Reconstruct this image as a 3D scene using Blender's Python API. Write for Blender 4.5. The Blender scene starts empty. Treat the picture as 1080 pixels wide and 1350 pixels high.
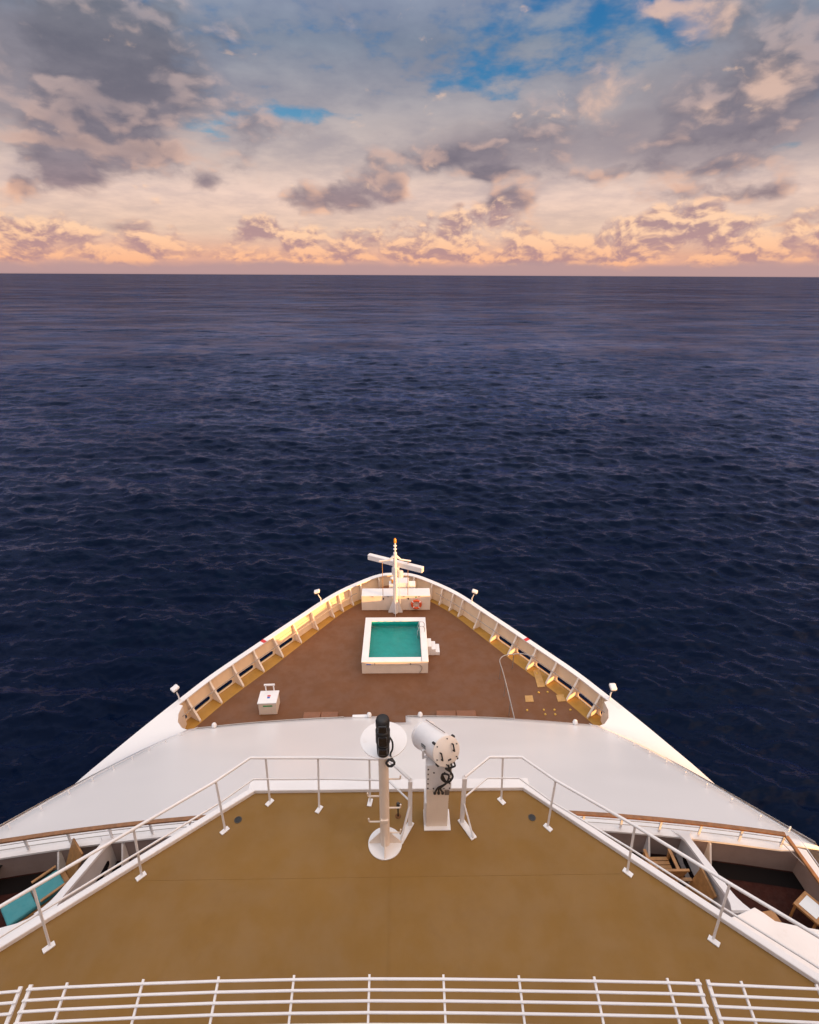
import bpy, bmesh, math, random
import numpy as np
from mathutils import Vector, Matrix
rnd = random.Random(7)
scn = bpy.context.scene
COL = scn.collection
R = math.radians
V = Vector

# ------------------------------------------------------------------ camera
# metres; the camera is the origin, +Y is the ship's heading, +Z up
FPX, PITCH, YAW, ROLL = 700.0, R(24.05), R(1.05), R(0.27)
fwd = V((math.sin(YAW)*math.cos(PITCH), math.cos(YAW)*math.cos(PITCH), -math.sin(PITCH)))
r0 = V((math.cos(YAW), -math.sin(YAW), 0)); u0 = r0.cross(fwd)
rgt = r0*math.cos(ROLL) + u0*math.sin(ROLL)
upv = -r0*math.sin(ROLL) + u0*math.cos(ROLL)
cam_d = bpy.data.cameras.new('camera'); cam = bpy.data.objects.new('camera', cam_d); COL.objects.link(cam)
cam_d.sensor_fit = 'VERTICAL'; cam_d.sensor_height = 24; cam_d.lens = 24*FPX/1350
cam_d.clip_start = 0.05; cam_d.clip_end = 200000
cam.matrix_world = Matrix(((rgt.x, upv.x, -fwd.x, 0), (rgt.y, upv.y, -fwd.y, 0), (rgt.z, upv.z, -fwd.z, 0), (0, 0, 0, 1)))
scn.camera = cam

def ray(px, py): return fwd + rgt*((px-540)/FPX) + upv*((675-py)/FPX)
def at(px, py, z):
    d = ray(px, py); return d*(z/d.z)
def at_y(px, py, y):
    d = ray(px, py); return d*(y/d.y)

# ------------------------------------------------------------------ sun
SUN_AZ, SUN_EL = R(115.5), R(3.2)          # azimuth clockwise from the heading
sdir = V((math.sin(SUN_AZ)*math.cos(SUN_EL), math.cos(SUN_AZ)*math.cos(SUN_EL), math.sin(SUN_EL)))
sl = bpy.data.lights.new('sun', 'SUN'); so = bpy.data.objects.new('sun', sl); COL.objects.link(so)
sl.energy = 5.0; sl.color = (1.0, 0.50, 0.16); sl.angle = R(0.6)
so.rotation_euler = sdir.to_track_quat('Z', 'Y').to_euler()
so.location = sdir*80

# ------------------------------------------------------------------ view
vs = scn.view_settings
vs.view_transform = 'Standard'; vs.look = 'None'; vs.gamma = 1; vs.exposure = 0.75
try: vs.use_curve_mapping = False
except Exception: pass

def lin(c):
    return tuple((x/255/12.92 if x/255 <= .04045 else ((x/255+.055)/1.055)**2.4) for x in c)

# ------------------------------------------------------------------ world: Nishita sky under broken sunset cloud
class NT:
    def __init__(s, nt): s.nt = nt
    def n(s, t, **k):
        x = s.nt.nodes.new(t)
        for a, b in k.items(): setattr(x, a, b)
        return x
    def put(s, sock, v):
        if isinstance(v, bpy.types.NodeSocket): s.nt.links.new(v, sock)
        elif v is not None:
            if sock.type == 'RGBA' and len(v) == 3: v = (*v, 1)
            sock.default_value = v
    def m(s, op, a, b=None, c=None, clamp=False):
        x = s.n('ShaderNodeMath', operation=op, use_clamp=clamp)
        for i, q in enumerate((a, b, c)): s.put(x.inputs[i], q)
        return x.outputs[0]
    def add(s, a, b): return s.m('ADD', a, b)
    def sub(s, a, b): return s.m('SUBTRACT', a, b)
    def mul(s, a, b): return s.m('MULTIPLY', a, b)
    def vec(s, x, y, z):
        k = s.n('ShaderNodeCombineXYZ')
        for i, q in enumerate((x, y, z)): s.put(k.inputs[i], q)
        return k.outputs[0]
    def vm(s, op, a, b):
        x = s.n('ShaderNodeVectorMath', operation=op); s.put(x.inputs[0], a); s.put(x.inputs[1], b); return x.outputs[0]
    def noise(s, v, scale, detail=5, rough=.55, dist=0, color=False):
        x = s.n('ShaderNodeTexNoise'); s.put(x.inputs['Vector'], v)
        x.inputs['Scale'].default_value = scale; x.inputs['Detail'].default_value = detail
        x.inputs['Roughness'].default_value = rough; x.inputs['Distortion'].default_value = dist
        return x.outputs['Color' if color else 0]
    def ss(s, v, a, b, lo=0., hi=1.):
        x = s.n('ShaderNodeMapRange', interpolation_type='SMOOTHSTEP')
        for i, q in enumerate((v, a, b, lo, hi)): s.put(x.inputs[i], q)
        return x.outputs[0]
    def mix(s, f, a, b, mode='MIX'):
        x = s.n('ShaderNodeMix', data_type='RGBA', blend_type=mode)
        s.put(x.inputs[0], f); s.put(x.inputs[6], a); s.put(x.inputs[7], b); return x.outputs[2]
    def ramp(s, v, stops, interp='LINEAR'):
        x = s.n('ShaderNodeValToRGB'); s.put(x.inputs[0], v); cr = x.color_ramp; cr.interpolation = interp
        while len(cr.elements) < len(stops): cr.elements.new(.5)
        for e, (p, c) in zip(cr.elements, stops): e.position = p; e.color = (*c, 1)
        return x.outputs[0]

SKY_STRENGTH = 0.1
def build_world():
    w = bpy.data.worlds.new('World'); scn.world = w; w.use_nodes = True
    nt = w.node_tree; nt.nodes.clear(); t = NT(nt)
    sky = t.n('ShaderNodeTexSky', sky_type='NISHITA', sun_disc=False)
    sky.sun_elevation = SUN_EL; sky.sun_rotation = SUN_AZ; sky.air_density = 1.0; sky.dust_density = 1.5; sky.ozone_density = 2.0
    d = t.n('ShaderNodeTexCoord').outputs['Generated']
    d = t.vm('NORMALIZE', d, None)
    sp = t.n('ShaderNodeSeparateXYZ'); nt.links.new(d, sp.inputs[0]); x, y, z = sp.outputs
    az = t.mul(t.m('ARCTAN2', x, y), 57.2958)
    el = t.mul(t.m('ARCSINE', z), 57.2958)
    warp = t.vm('MULTIPLY', t.vm('SUBTRACT', t.noise(d, 9, 3, .55, color=True), (.5, .5, .5)), (.07, .07, .035))
    dw = t.vm('ADD', d, warp)
    def azel(px, py):
        q = ray(px, py).normalized(); return math.degrees(math.atan2(q.x, q.y)), math.degrees(math.asin(q.z))
    spw = t.n('ShaderNodeSeparateXYZ'); nt.links.new(t.vm('NORMALIZE', dw, None), spw.inputs[0])
    azw = t.mul(t.m('ARCTAN2', spw.outputs[0], spw.outputs[1]), 57.2958)
    elw = t.mul(t.m('ARCSINE', spw.outputs[2]), 57.2958)
    ae = t.vec(azw, elw, 0.)
    def blobs(lst):                                # cloud masses seen in given directions: pixel, sizes in degrees, weight
        acc = 0.
        for px, py, sx, sy, w in lst:
            a0, e0 = azel(px, py)
            k = t.n('ShaderNodeVectorMath', operation='MULTIPLY_ADD'); t.put(k.inputs[0], ae); k.inputs[1].default_value = (1/sx, 1/sy, 0); k.inputs[2].default_value = (-a0/sx, -e0/sy, 0)
            q = t.n('ShaderNodeVectorMath', operation='DOT_PRODUCT'); t.put(q.inputs[0], k.outputs[0]); t.put(q.inputs[1], k.outputs[0])
            acc = t.m('MULTIPLY_ADD', t.m('POWER', .3679, q.outputs['Value']), w, acc)
        return acc
    K = .615/SKY_STRENGTH
    C = lambda r, g, b, k=1.0: tuple(v*K*k for v in lin((r, g, b)))
    # cloud-deck projection: features flatten towards the horizon
    zz = t.add(t.m('MAXIMUM', z, 0.), .15)
    uv = t.vec(t.m('DIVIDE', x, zz), t.m('DIVIDE', y, zz), 0.3)
    # clear air between the clouds
    clear = t.mix(1.0, sky.outputs[0], (1.25, 1.55, 1.75), 'MULTIPLY')
    elf = t.m('DIVIDE', t.m('MAXIMUM', el, 0.), 60., clamp=True)
    clear = t.mix(t.ss(el, 3., 22., .25, .80), clear, t.ramp(elf, [(0, C(150, 190, 205)), (.12, C(135, 195, 222)), (.24, C(36, 122, 180)), (.45, C(18, 84, 150)), (1, C(22, 60, 120))]))
    # veil of high cloud lit by the low sun
    veil = t.ramp(elf, [(0, C(206, 158, 150)), (.028, C(230, 176, 150)), (.06, C(234, 200, 178)), (.11, C(230, 203, 190)),
                        (.16, C(204, 188, 182)), (.22, C(168, 164, 170)), (.29, C(132, 144, 162)), (.40, C(150, 160, 186)), (.7, C(206, 205, 208, 2.1)), (1, C(212, 210, 210, 2.45))])
    n_alto = t.noise(uv, 1.8, 5, .55)
    n_fine = t.noise(uv, 6.0, 4, .58)
    veil = t.mix(t.ss(el, 1., 8., .25, 1.), veil, t.mix(t.ss(t.add(t.mul(n_alto, .7), t.mul(n_fine, .3)), .34, .66), (.74, .75, .82), (1.12, 1.08, 1.04)), 'MULTIPLY')
    holes = blobs([(690, 60, 8, 3.2, .16), (760, 40, 4, 1.5, .08), (620, 120, 6, 1.1, .14), (890, 30, 3.5, 3, .34), (360, 20, 9, 3.5, .05), (410, 150, 7, .9, .30), (250, 165, 3.5, 1.1, .30), (1050, 195, 6, 0.9, .24), (1050, 130, 3, 0.9, .22), (170, 30, 5, 2, .15), (200, 278, 6, 0.25, .15)])
    cover = t.add(t.add(t.mul(n_alto, .42), t.mul(n_fine, .62)), t.ss(el, 5., 20., .20, .025))
    hole = t.ss(t.sub(cover, holes), .49, .29)
    col = t.mix(hole, veil, clear)
    # broad soft layers of stratus
    lay = t.ss(t.add(blobs([(860, 185, 17, 2.4, .8), (640, 205, 7, 1.5, .5), (1010, 110, 8, 4.5, .7), (60, 90, 10, 4.6, .95), (170, 120, 5, 3.2, .5), (420, 215, 9, 1.2, .25)]), t.mul(t.sub(n_alto, .5), 1.5)), .15, .85, 0., .80)
    col = t.mix(lay, col, t.ramp(elf, [(0, C(186, 158, 156)), (.13, C(158, 144, 150)), (.22, C(136, 130, 140)), (.35, C(120, 120, 134)), (1, C(130, 130, 140))]))
    # heavier grey-violet masses with warm rims
    dv = t.vm('MULTIPLY', dw, (1, 1, 2.0))
    n1 = t.noise(dv, 7.5, 6, .55)
    n1b = t.noise(t.vm('ADD', dv, (.012, -.004, .024)), 7.5, 3, .55)
    masses = blobs([(60, 100, 11, 5, .30), (180, 110, 4.5, 3.6, .24), (100, 225, 2.6, 1.9, .34), (26, 244, 1.4, 1, .34), (185, 195, 3.2, 0.8, .18), (600, 212, 4.5, 1.3, .30), (650, 230, 2, 0.6, .26), (672, 268, 2.6, 1.1, .30), (985, 255, 4.6, 0.9, .32), (428, 262, 4.6, 1.4, .30), (520, 248, 1.5, 1, .30), (830, 165, 16, 3.6, .09), (1000, 100, 9, 7, .11), (860, 225, 12, 0.7, .18), (270, 243, 1.6, 0.7, .24), (1060, 300, 2.2, 0.5, .22), (15, 305, 3.4, 0.9, .26), (180, 305, 2.4, 0.8, .24), (600, 268, 0.8, 0.5, .22)])
    dens = t.add(n1, masses)
    a1 = t.ss(dens, .56, .78)
    rel = t.m('MULTIPLY_ADD', t.sub(n1, n1b), 6.0, .40)
    edge = t.ss(dens, .95, .62)
    lit = t.m('MULTIPLY', t.ss(rel, .22, .95), t.add(.30, t.mul(edge, .60)), clamp=True)
    shade = t.ramp(elf, [(0, C(168, 130, 132)), (.07, C(150, 126, 132)), (.14, C(126, 118, 130)), (.3, C(104, 108, 122)), (1, C(100, 104, 120))])
    shade = t.mix(1.0, shade, t.mix(t.ss(t.add(t.mul(n_fine, .5), t.mul(n1, .5)), .36, .64), (.86, .86, .88), (1.22, 1.17, 1.12)), 'MULTIPLY')
    glow = t.ramp(elf, [(0, C(252, 186, 132)), (.1, C(244, 190, 158)), (.2, C(206, 178, 170)), (.32, C(190, 176, 178)), (1, C(170, 165, 175))])
    col = t.mix(t.mul(a1, .90), col, t.mix(lit, shade, glow))
    puffs = blobs([(925, 33, 2.3, 1.1, .40), (730, 105, 2.2, 0.8, .16), (810, 110, 2.4, 1.4, .22), (1010, 110, 2, 1.2, .24), (870, 12, 3.2, 0.8, .26), (800, 145, 3, 1.2, .2), (920, 150, 1.2, 0.8, .2)])
    pf = t.ss(t.add(n1, puffs), .64, .86)
    col = t.mix(t.mul(pf, t.ss(rel, .0, .8, .30, .75)), col, C(226, 190, 172))
    # bank of small cumulus along the horizon
    cv = t.vm('MULTIPLY', dw, (1, 1, 1.9))
    cvb = t.vm('ADD', cv, (.004, -.002, .014))
    c1 = t.add(t.noise(cv, 14, 5, .56), .10)
    c2 = t.add(t.noise(cvb, 14, 4, .56), .10)
    big = t.noise(t.vm('MULTIPLY', d, (1, 1, .5)), 5.5, 3, .5)
    top = t.m('MULTIPLY_ADD', t.sub(big, .5), 9., 4.9)
    prof = t.mul(t.ss(el, .3, 1.5), t.ss(el, t.add(top, 1.2), t.sub(top, 1.6)))
    cd = t.add(c1, t.m('MULTIPLY_ADD', prof, .31, -.36))
    a2 = t.ss(cd, .37, .55)
    r2 = t.m('MULTIPLY_ADD', t.sub(c1, c2), 4.4, .46)
    cum = t.mix(t.ss(r2, .16, .82), t.ramp(elf, [(0, C(186, 142, 140)), (.05, C(178, 142, 144)), (.15, C(150, 130, 138)), (1, C(140, 125, 135))]), t.ramp(elf, [(0, C(250, 176, 132)), (.06, C(255, 208, 170)), (.15, C(250, 208, 178)), (1, C(240, 200, 170))]))
    col = t.mix(t.mul(a2, .92), col, cum)
    # low haze bank
    col = t.mix(t.ss(t.add(el, t.mul(t.sub(n1, .5), 2.4)), 1.35, .55, 0., .85), col, C(182, 150, 150))
    col = t.mix(t.ss(el, .1, -.3), col, C(60, 60, 80))
    # towards the sun the cloud deck is warmer and brighter
    sd = t.n('ShaderNodeVectorMath', operation='DOT_PRODUCT'); t.put(sd.inputs[0], d); t.put(sd.inputs[1], tuple(sdir))
    col = t.mix(t.ss(sd.outputs['Value'], .30, 1., 0., 1.), col, t.mix(1.0, col, (2.8, 1.7, .9), 'MULTIPLY'))
    w.cycles.sampling_method = 'NONE'
    bg = t.n('ShaderNodeBackground'); t.put(bg.inputs[0], col); bg.inputs[1].default_value = SKY_STRENGTH
    nt.links.new(bg.outputs[0], t.n('ShaderNodeOutputWorld').inputs[0])
build_world()

# ------------------------------------------------------------------ materials
MATS = {}
def mat(name, col, rough=.5, metal=0., var=.0, scale=3., bump=0., bscale=60., spec=.5, streak=0., dirt=None, dirt_amt=0., vdetail=6):
    if name in MATS: return MATS[name]
    m = bpy.data.materials.new(name); m.use_nodes = True; nt = m.node_tree; t = NT(nt)
    b = nt.nodes['Principled BSDF']
    b.inputs['Roughness'].default_value = rough; b.inputs['Metallic'].default_value = metal; b.inputs['Specular IOR Level'].default_value = spec
    P = t.n('ShaderNodeNewGeometry').outputs['Position']
    c = (*col, 1)
    if var:
        n = t.noise(P, scale, vdetail, .6)
        c = t.mix(t.ss(n, .3, .7), tuple(v*(1-var) for v in col), tuple(min(1, v*(1+var)) for v in col))
        if vdetail > 2: t.put(b.inputs['Roughness'], t.ss(t.noise(P, scale*2.7, 5, .6), .3, .7, rough*.8, min(1, rough*1.25)))
    if streak:
        n = t.noise(t.vm('MULTIPLY', P, (6, 6, .6)), 1.2, 5, .65)
        c = t.mix(t.ss(n, .56, .8, 0., streak), c, tuple(v*q for v, q in zip(col, (.62, .50, .36))))
    if dirt:
        n = t.noise(P, .9, 8, .68, .5); n2 = t.noise(P, 7, 6, .6)
        c = t.mix(t.ss(t.add(n, t.mul(t.sub(n2, .5), .3)), .54, .74, 0., dirt_amt), c, dirt)
    t.put(b.inputs['Base Color'], c)
    if bump:
        bp = t.n('ShaderNodeBump'); bp.inputs['Strength'].default_value = bump; bp.inputs['Distance'].default_value = .01
        t.put(bp.inputs['Height'], t.noise(P, bscale, 5, .6)); nt.links.new(bp.outputs[0], b.inputs['Normal'])
    MATS[name] = m; return m

white = mat('white_paint', (.80, .79, .79), .38, var=.035, scale=1.3, bump=.05, bscale=9, streak=.14)
plating = mat('white_plating', (.82, .815, .81), .30, var=.025, scale=.3, vdetail=1)
bulw = mat('bulwark_painted_glow', (.84, .65, .45), .45, var=.04, scale=2, streak=.2)  # warm glow of bounced sunlight put into the bulwark colour
cream = mat('cream_warm_lit_paint', (.80, .69, .58), .42, var=.04, scale=2, bump=.06, bscale=12, streak=.25)  # cream tone warmed to hold the light of the sunset sky aft
ochre = mat('ochre_deck', (.222, .114, .0185), .62, var=.045, scale=.8, bump=.35, bscale=220, dirt=(.16, .075, .012), dirt_amt=.22)
waterway = mat('waterway_paint', (.40, .21, .035), .55, var=.08, scale=2, dirt=(.28, .14, .04), dirt_amt=.3)
brown = mat('brown_deck', (.152, .060, .021), .66, var=.06, scale=.6, bump=.3, bscale=200, dirt=(.102, .040, .017), dirt_amt=.22)
hatchm = mat('hatch_brown', (.22, .085, .035), .5, var=.1)
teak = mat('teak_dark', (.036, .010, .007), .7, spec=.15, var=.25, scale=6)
wood = mat('varnished_wood', (.23, .10, .032), .35, var=.2, scale=9)
chairw = mat('chair_wood', (.34, .17, .06), .45, var=.2, scale=8)
steel = mat('grey_pipe', (.42, .38, .35), .38, metal=.6, var=.1)
chrome = mat('stainless', (.6, .6, .6), .22, metal=1.)
black = mat('black_rubber', (.012, .012, .013), .5, var=.2)
dark = mat('dark_glass', (.015, .014, .016), .15)
red = mat('red_paint', (.62, .03, .03), .45, var=.05)
orange = mat('lifebuoy_orange', (.72, .10, .025), .5, var=.08)
yellow = mat('yellow_fitting', (.60, .36, .06), .5, var=.08)
mat_tan = mat('tan_mat', (.50, .29, .10), .7, var=.1)
teal_t = mat('pool_lining', (.02, .50, .46), .4, var=.08, scale=2.0)
cushion = mat('turquoise_cushion', (.055, .26, .29), .8, var=.08, bump=.4, bscale=120)
glassw = mat('table_top_white', (.70, .74, .76), .15)
blue = mat('blue_print', (.03, .10, .42), .5)
green = mat('green_print', (.04, .33, .10), .5)
rust = mat('rust_stain', (.16, .06, .012), .8, var=.3, scale=20)
rope = mat('rope_tan', (.45, .24, .10), .8)
lens = mat('lamp_lens', (.62, .60, .56), .12)

# ------------------------------------------------------------------ mesh helpers
class MB:
    def __init__(s): s.v = []; s.f = []
    def add(s, vs, fs):
        o = len(s.v); s.v += [V(q) for q in vs]; s.f += [tuple(i+o for i in q) for q in fs]; return s
    def box(s, c, size, M=None):
        c = V(c); h = [q/2 for q in size]
        vs = [V((sx*h[0], sy*h[1], sz*h[2])) for sx in (-1, 1) for sy in (-1, 1) for sz in (-1, 1)]
        if M is not None: vs = [M @ q for q in vs]
        return s.add([c+q for q in vs], [(0, 1, 3, 2), (4, 6, 7, 5), (0, 4, 5, 1), (2, 3, 7, 6), (0, 2, 6, 4), (1, 5, 7, 3)])
    def tube(s, pts, r, n=10, cap=True):
        pts = [V(q) for q in pts]; rr = r if isinstance(r, (list, tuple)) else [r]*len(pts)
        T = []
        for i in range(len(pts)):
            a = pts[i]-pts[i-1] if i else pts[1]-pts[0]
            b = pts[i+1]-pts[i] if i < len(pts)-1 else a
            q = a.normalized()+b.normalized(); T.append(q.normalized() if q.length > 1e-6 else a.normalized())
        ref = V((0, 0, 1)) if abs(T[0].z) < .9 else V((1, 0, 0)); u = T[0].cross(ref).normalized(); rings = []
        for p, tt, rad in zip(pts, T, rr):
            u = (u-tt*u.dot(tt)).normalized(); w = tt.cross(u)
            rings.append([p+(u*math.cos(2*math.pi*k/n)+w*math.sin(2*math.pi*k/n))*rad for k in range(n)])
        vs = [q for g in rings for q in g]; fs = []
        for i in range(len(rings)-1):
            for k in range(n):
                k2 = (k+1) % n; fs.append((i*n+k, i*n+k2, (i+1)*n+k2, (i+1)*n+k))
        if cap: fs += [tuple(range(n))[::-1], tuple((len(rings)-1)*n+k for k in range(n))]
        return s.add(vs, fs)
    def bar(s, a, b, w, h, up=V((0, 0, 1))):       # rectangular bar
        a, b = V(a), V(b); t = (b-a).normalized(); x = t.cross(up).normalized(); y = x.cross(t)
        vs = [p+x*(sx*w/2)+y*(sy*h/2) for p in (a, b) for sx, sy in ((-1, -1), (1, -1), (1, 1), (-1, 1))]
        return s.add(vs, [(3, 2, 1, 0), (4, 5, 6, 7), (0, 1, 5, 4), (1, 2, 6, 5), (2, 3, 7, 6), (3, 0, 4, 7)])
    def flat_run(s, pts, w, h, up=V((0, 0, 1))):   # mitred rectangular bar along a polyline
        pts = [V(q) for q in pts]; n = len(pts); vs = []
        for i, p in enumerate(pts):
            t = (pts[min(i+1, n-1)]-pts[max(i-1, 0)]).normalized(); x = t.cross(up).normalized(); y = x.cross(t)
            vs += [p+x*(sx*w/2)+y*(sy*h/2) for sx, sy in ((-1, -1), (1, -1), (1, 1), (-1, 1))]
        fs = [(3, 2, 1, 0), tuple((n-1)*4+k for k in range(4))]
        for i in range(n-1):
            for k in range(4): k2 = (k+1) % 4; fs.append((i*4+k, i*4+k2, i*4+4+k2, i*4+4+k))
        return s.add(vs, fs)
    def prism(s, poly, z0, z1):                     # horizontal polygon extruded up
        n = len(poly); vs = [(p[0], p[1], z0) for p in poly]+[(p[0], p[1], z1) for p in poly]
        fs = [tuple(range(n))[::-1], tuple(range(n, 2*n))]+[(k, (k+1) % n, n+(k+1) % n, n+k) for k in range(n)]
        return s.add(vs, fs)
    def slab(s, poly, nrm):                         # any planar polygon given thickness vector
        n = len(poly); poly = [V(p) for p in poly]; nrm = V(nrm)
        return s.add(poly+[p+nrm for p in poly], [tuple(range(n))[::-1], tuple(range(n, 2*n))]+[(k, (k+1) % n, n+(k+1) % n, n+k) for k in range(n)])
    def lathe(s, prof, c=(0, 0, 0), M=None, n=24):  # profile (r, z)
        c = V(c); vs = []
        for r, z in prof:
            for k in range(n):
                q = V((r*math.cos(2*math.pi*k/n), r*math.sin(2*math.pi*k/n), z)); vs.append(c+(M @ q if M is not None else q))
        fs = []
        for i in range(len(prof)-1):
            for k in range(n): k2 = (k+1) % n; fs.append((i*n+k, i*n+k2, (i+1)*n+k2, (i+1)*n+k))
        fs += [tuple(range(n))[::-1], tuple((len(prof)-1)*n+k for k in range(n))]
        return s.add(vs, fs)
    def loft(s, A, B, nseg=1):
        n = len(A); vs = []
        for j in range(nseg+1):
            t = j/nseg; vs += [V(a).lerp(V(b), t) for a, b in zip(A, B)]
        fs = [(j*n+i, j*n+i+1, (j+1)*n+i+1, (j+1)*n+i) for j in range(nseg) for i in range(n-1)]
        return s.add(vs, fs)
    def build(s, name, m, parent=None, origin=None, bevel=0., smooth=False, solid=0., loc=None):
        me = bpy.data.meshes.new(name)
        o0 = V(origin) if origin is not None else V((0, 0, 0))
        me.from_pydata([tuple(q-o0) for q in s.v], [], s.f)
        bm = bmesh.new(); bm.from_mesh(me); bmesh.ops.remove_doubles(bm, verts=bm.verts, dist=1e-5); bmesh.ops.recalc_face_normals(bm, faces=bm.faces); bm.to_mesh(me); bm.free()
        me.materials.append(m); o = bpy.data.objects.new(name, me); COL.objects.link(o)
        if parent: o.parent = parent
        elif origin is not None: o.location = o0
        if smooth:
            for p in me.polygons: p.use_smooth = True
            me.set_sharp_from_angle(angle=R(40))
        if solid:
            q = o.modifiers.new('solid', 'SOLIDIFY'); q.thickness = solid; q.offset = 0
        if bevel:
            q = o.modifiers.new('bevel', 'BEVEL'); q.width = bevel; q.segments = 2; q.limit_method = 'ANGLE'; q.angle_limit = R(50)
        return o

def tag(o, label=None, cat=None, group=None, kind=None):
    if label: o['label'] = label
    if cat: o['category'] = cat
    if group: o['group'] = group
    if kind: o['kind'] = kind
    return o
def thing(name, label, cat, loc=(0, 0, 0), rz=0., group=None):
    o = bpy.data.objects.new(name, None); COL.objects.link(o); o.location = loc; o.rotation_euler[2] = rz; o.empty_display_size = .2
    return tag(o, label, cat, group)
def copy_tree(o, parent=None):
    c = o.copy(); COL.objects.link(c); c.parent = parent
    for ch in list(o.children): copy_tree(ch, c)
    return c
def spline(pts, n=8):                               # Catmull-Rom
    pts = [V(p) for p in pts]; out = []
    P = [pts[0]*2-pts[1]]+pts+[pts[-1]*2-pts[-2]]
    for i in range(1, len(P)-2):
        for k in range(n):
            t = k/n; a, b, c, d = P[i-1:i+3]
            out.append(.5*((2*b)+(c-a)*t+(2*a-5*b+4*c-d)*t*t+(3*b-a-3*c+d)*t**3))
    return out+[pts[-1]]

# ------------------------------------------------------------------ levels (relative to the camera)
SEA, FORE, CAP, UP, BALC = -33.0, -20.0, -18.8, -8.0, -12.0
XC = -0.30                                         # the ship's centreline

# ------------------------------------------------------------------ sea
def build_sea():
    rs = np.random.RandomState(5)
    a = np.concatenate([np.linspace(-180, -62, 60, endpoint=False), np.linspace(-62, 62, 820, endpoint=False), np.linspace(62, 180, 60, endpoint=False)])
    a = np.radians(a)
    r = [2.0, 8.0, 14.0, 18.0]
    while r[-1] < 3500: r.append(r[-1]*(1.0035 if r[-1] < 260 else 1.006))
    while r[-1] < 90000: r.append(r[-1]*1.25)
    r = np.array(r, np.float64)
    X = (np.sin(a)[None, :]*r[:, None]).astype(np.float32); Y = (np.cos(a)[None, :]*r[:, None]).astype(np.float32)
    Z = np.zeros_like(X); DX = np.zeros_like(X); DY = np.zeros_like(X)
    step = np.maximum(r*np.radians(124/820), r*np.where(r < 260, .0035, .006))
    NW = 130
    lam = np.exp(np.linspace(np.log(.6), np.log(40), NW))
    for L in lam:
        k = 2*np.pi/L
        th = np.radians(rs.normal(10, 20 if L > 4 else 34))
        slope = .043*np.exp(-(L/6.5)**2)+.022*np.exp(-(L/17.)**4)
        A = slope/k
        fac = np.clip((L/step-2.5)/3.0, 0, 1).astype(np.float32)[:, None]
        if fac.max() <= 0: continue
        nrow = int(np.max(np.nonzero(fac[:, 0])[0]))+1
        kx, ky = k*np.sin(th), k*np.cos(th)
        ph = (kx*X[:nrow]+ky*Y[:nrow]+rs.uniform(0, 2*np.pi)).astype(np.float32)
        c = np.cos(ph); s_ = np.sin(ph)
        Z[:nrow] += A*fac[:nrow]*c
        q = .35*A*fac[:nrow]*s_
        DX[:nrow] -= q*np.sin(th); DY[:nrow] -= q*np.cos(th)
    nr, na = X.shape
    co = np.stack([X+DX, Y+DY, Z+SEA], -1).reshape(-1, 3).astype(np.float32)
    i = np.arange(nr-1)[:, None]*na; j = np.arange(na)[None, :]; j2 = (j+1) % na
    q = np.stack([i+j, i+na+j, i+na+j2, i+j2], -1).reshape(-1, 4)[:, ::-1]
    me = bpy.data.meshes.new('sea'); me.vertices.add(len(co)); me.vertices.foreach_set('co', co.ravel())
    me.loops.add(q.size); me.loops.foreach_set('vertex_index', q.ravel().astype(np.int32))
    me.polygons.add(len(q)); me.polygons.foreach_set('loop_start', np.arange(0, q.size, 4, dtype=np.int32))
    me.polygons.foreach_set('use_smooth', np.ones(len(q), bool)); me.update(); me.validate()
    if me.polygons[0].normal.z < 0: me.flip_normals()
    m = bpy.data.materials.new('sea_water'); m.use_nodes = True; nt = m.node_tree; t = NT(nt); b = nt.nodes['Principled BSDF']
    P = t.n('ShaderNodeNewGeometry').outputs['Position']
    dist = t.n('ShaderNodeVectorMath', operation='LENGTH'); t.put(dist.inputs[0], P); D = dist.outputs['Value']
    G = t.n('ShaderNodeNewGeometry').outputs['Normal']
    rough = t.ss(D, 60., 1500., .20, .12)
    half = (.5, .5, .5)
    def slopes(sc, detail, rough):                 # random facet slopes; no filtering, so far water keeps its sparkle
        return t.vm('SUBTRACT', t.noise(t.vm('MULTIPLY', P, (.33, 1, 0)), sc, detail, rough, color=True), half)
    patch = t.ss(t.noise(t.vm('MULTIPLY', P, (.3, 1, 0)), .011, 4, .6), .32, .68, .5, 1.5)
    big = slopes(.13, 5, .62); fine = slopes(1.0, 3, .7); rip = slopes(4.5, 3, .7)
    def scaled(v, f):
        x = t.n('ShaderNodeVectorMath', operation='SCALE'); t.put(x.inputs[0], v); t.put(x.inputs['Scale'], f); return x.outputs[0]
    tot = t.vm('ADD', scaled(big, t.mul(patch, t.ss(D, 90., 420., .60, 1.9))), scaled(fine, t.mul(patch, t.ss(D, 60., 400., .85, 1.0))))
    tot = t.vm('ADD', tot, scaled(rip, .95))
    tot = t.vm('ADD', tot, scaled(slopes(.028, 3, .6), t.ss(D, 200., 900., 0., 1.1)))
    tot = t.vm('MULTIPLY', tot, (.65, 1., 0.))
    nn = t.vm('NORMALIZE', t.vm('ADD', G, tot), None)
    nt.nodes.remove(b)
    df = t.n('ShaderNodeBsdfDiffuse'); df.inputs[0].default_value = (.0003, .0036, .0155, 1)
    gl = t.n('ShaderNodeBsdfGlossy'); gl.inputs['Color'].default_value = (.53, .60, .92, 1); t.put(gl.inputs['Roughness'], rough); t.put(gl.inputs['Normal'], nn)
    fr = t.n('ShaderNodeFresnel'); fr.inputs[0].default_value = 1.333; t.put(fr.inputs['Normal'], nn)
    mx = t.n('ShaderNodeMixShader'); 
    wind = t.add(t.mul(t.noise(t.vm('MULTIPLY', P, (.45, 1, 0)), .03, 5, .7), .5), t.mul(t.noise(t.vm('MULTIPLY', P, (.45, 1, 0)), .005, 5, .7), .5))
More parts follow.
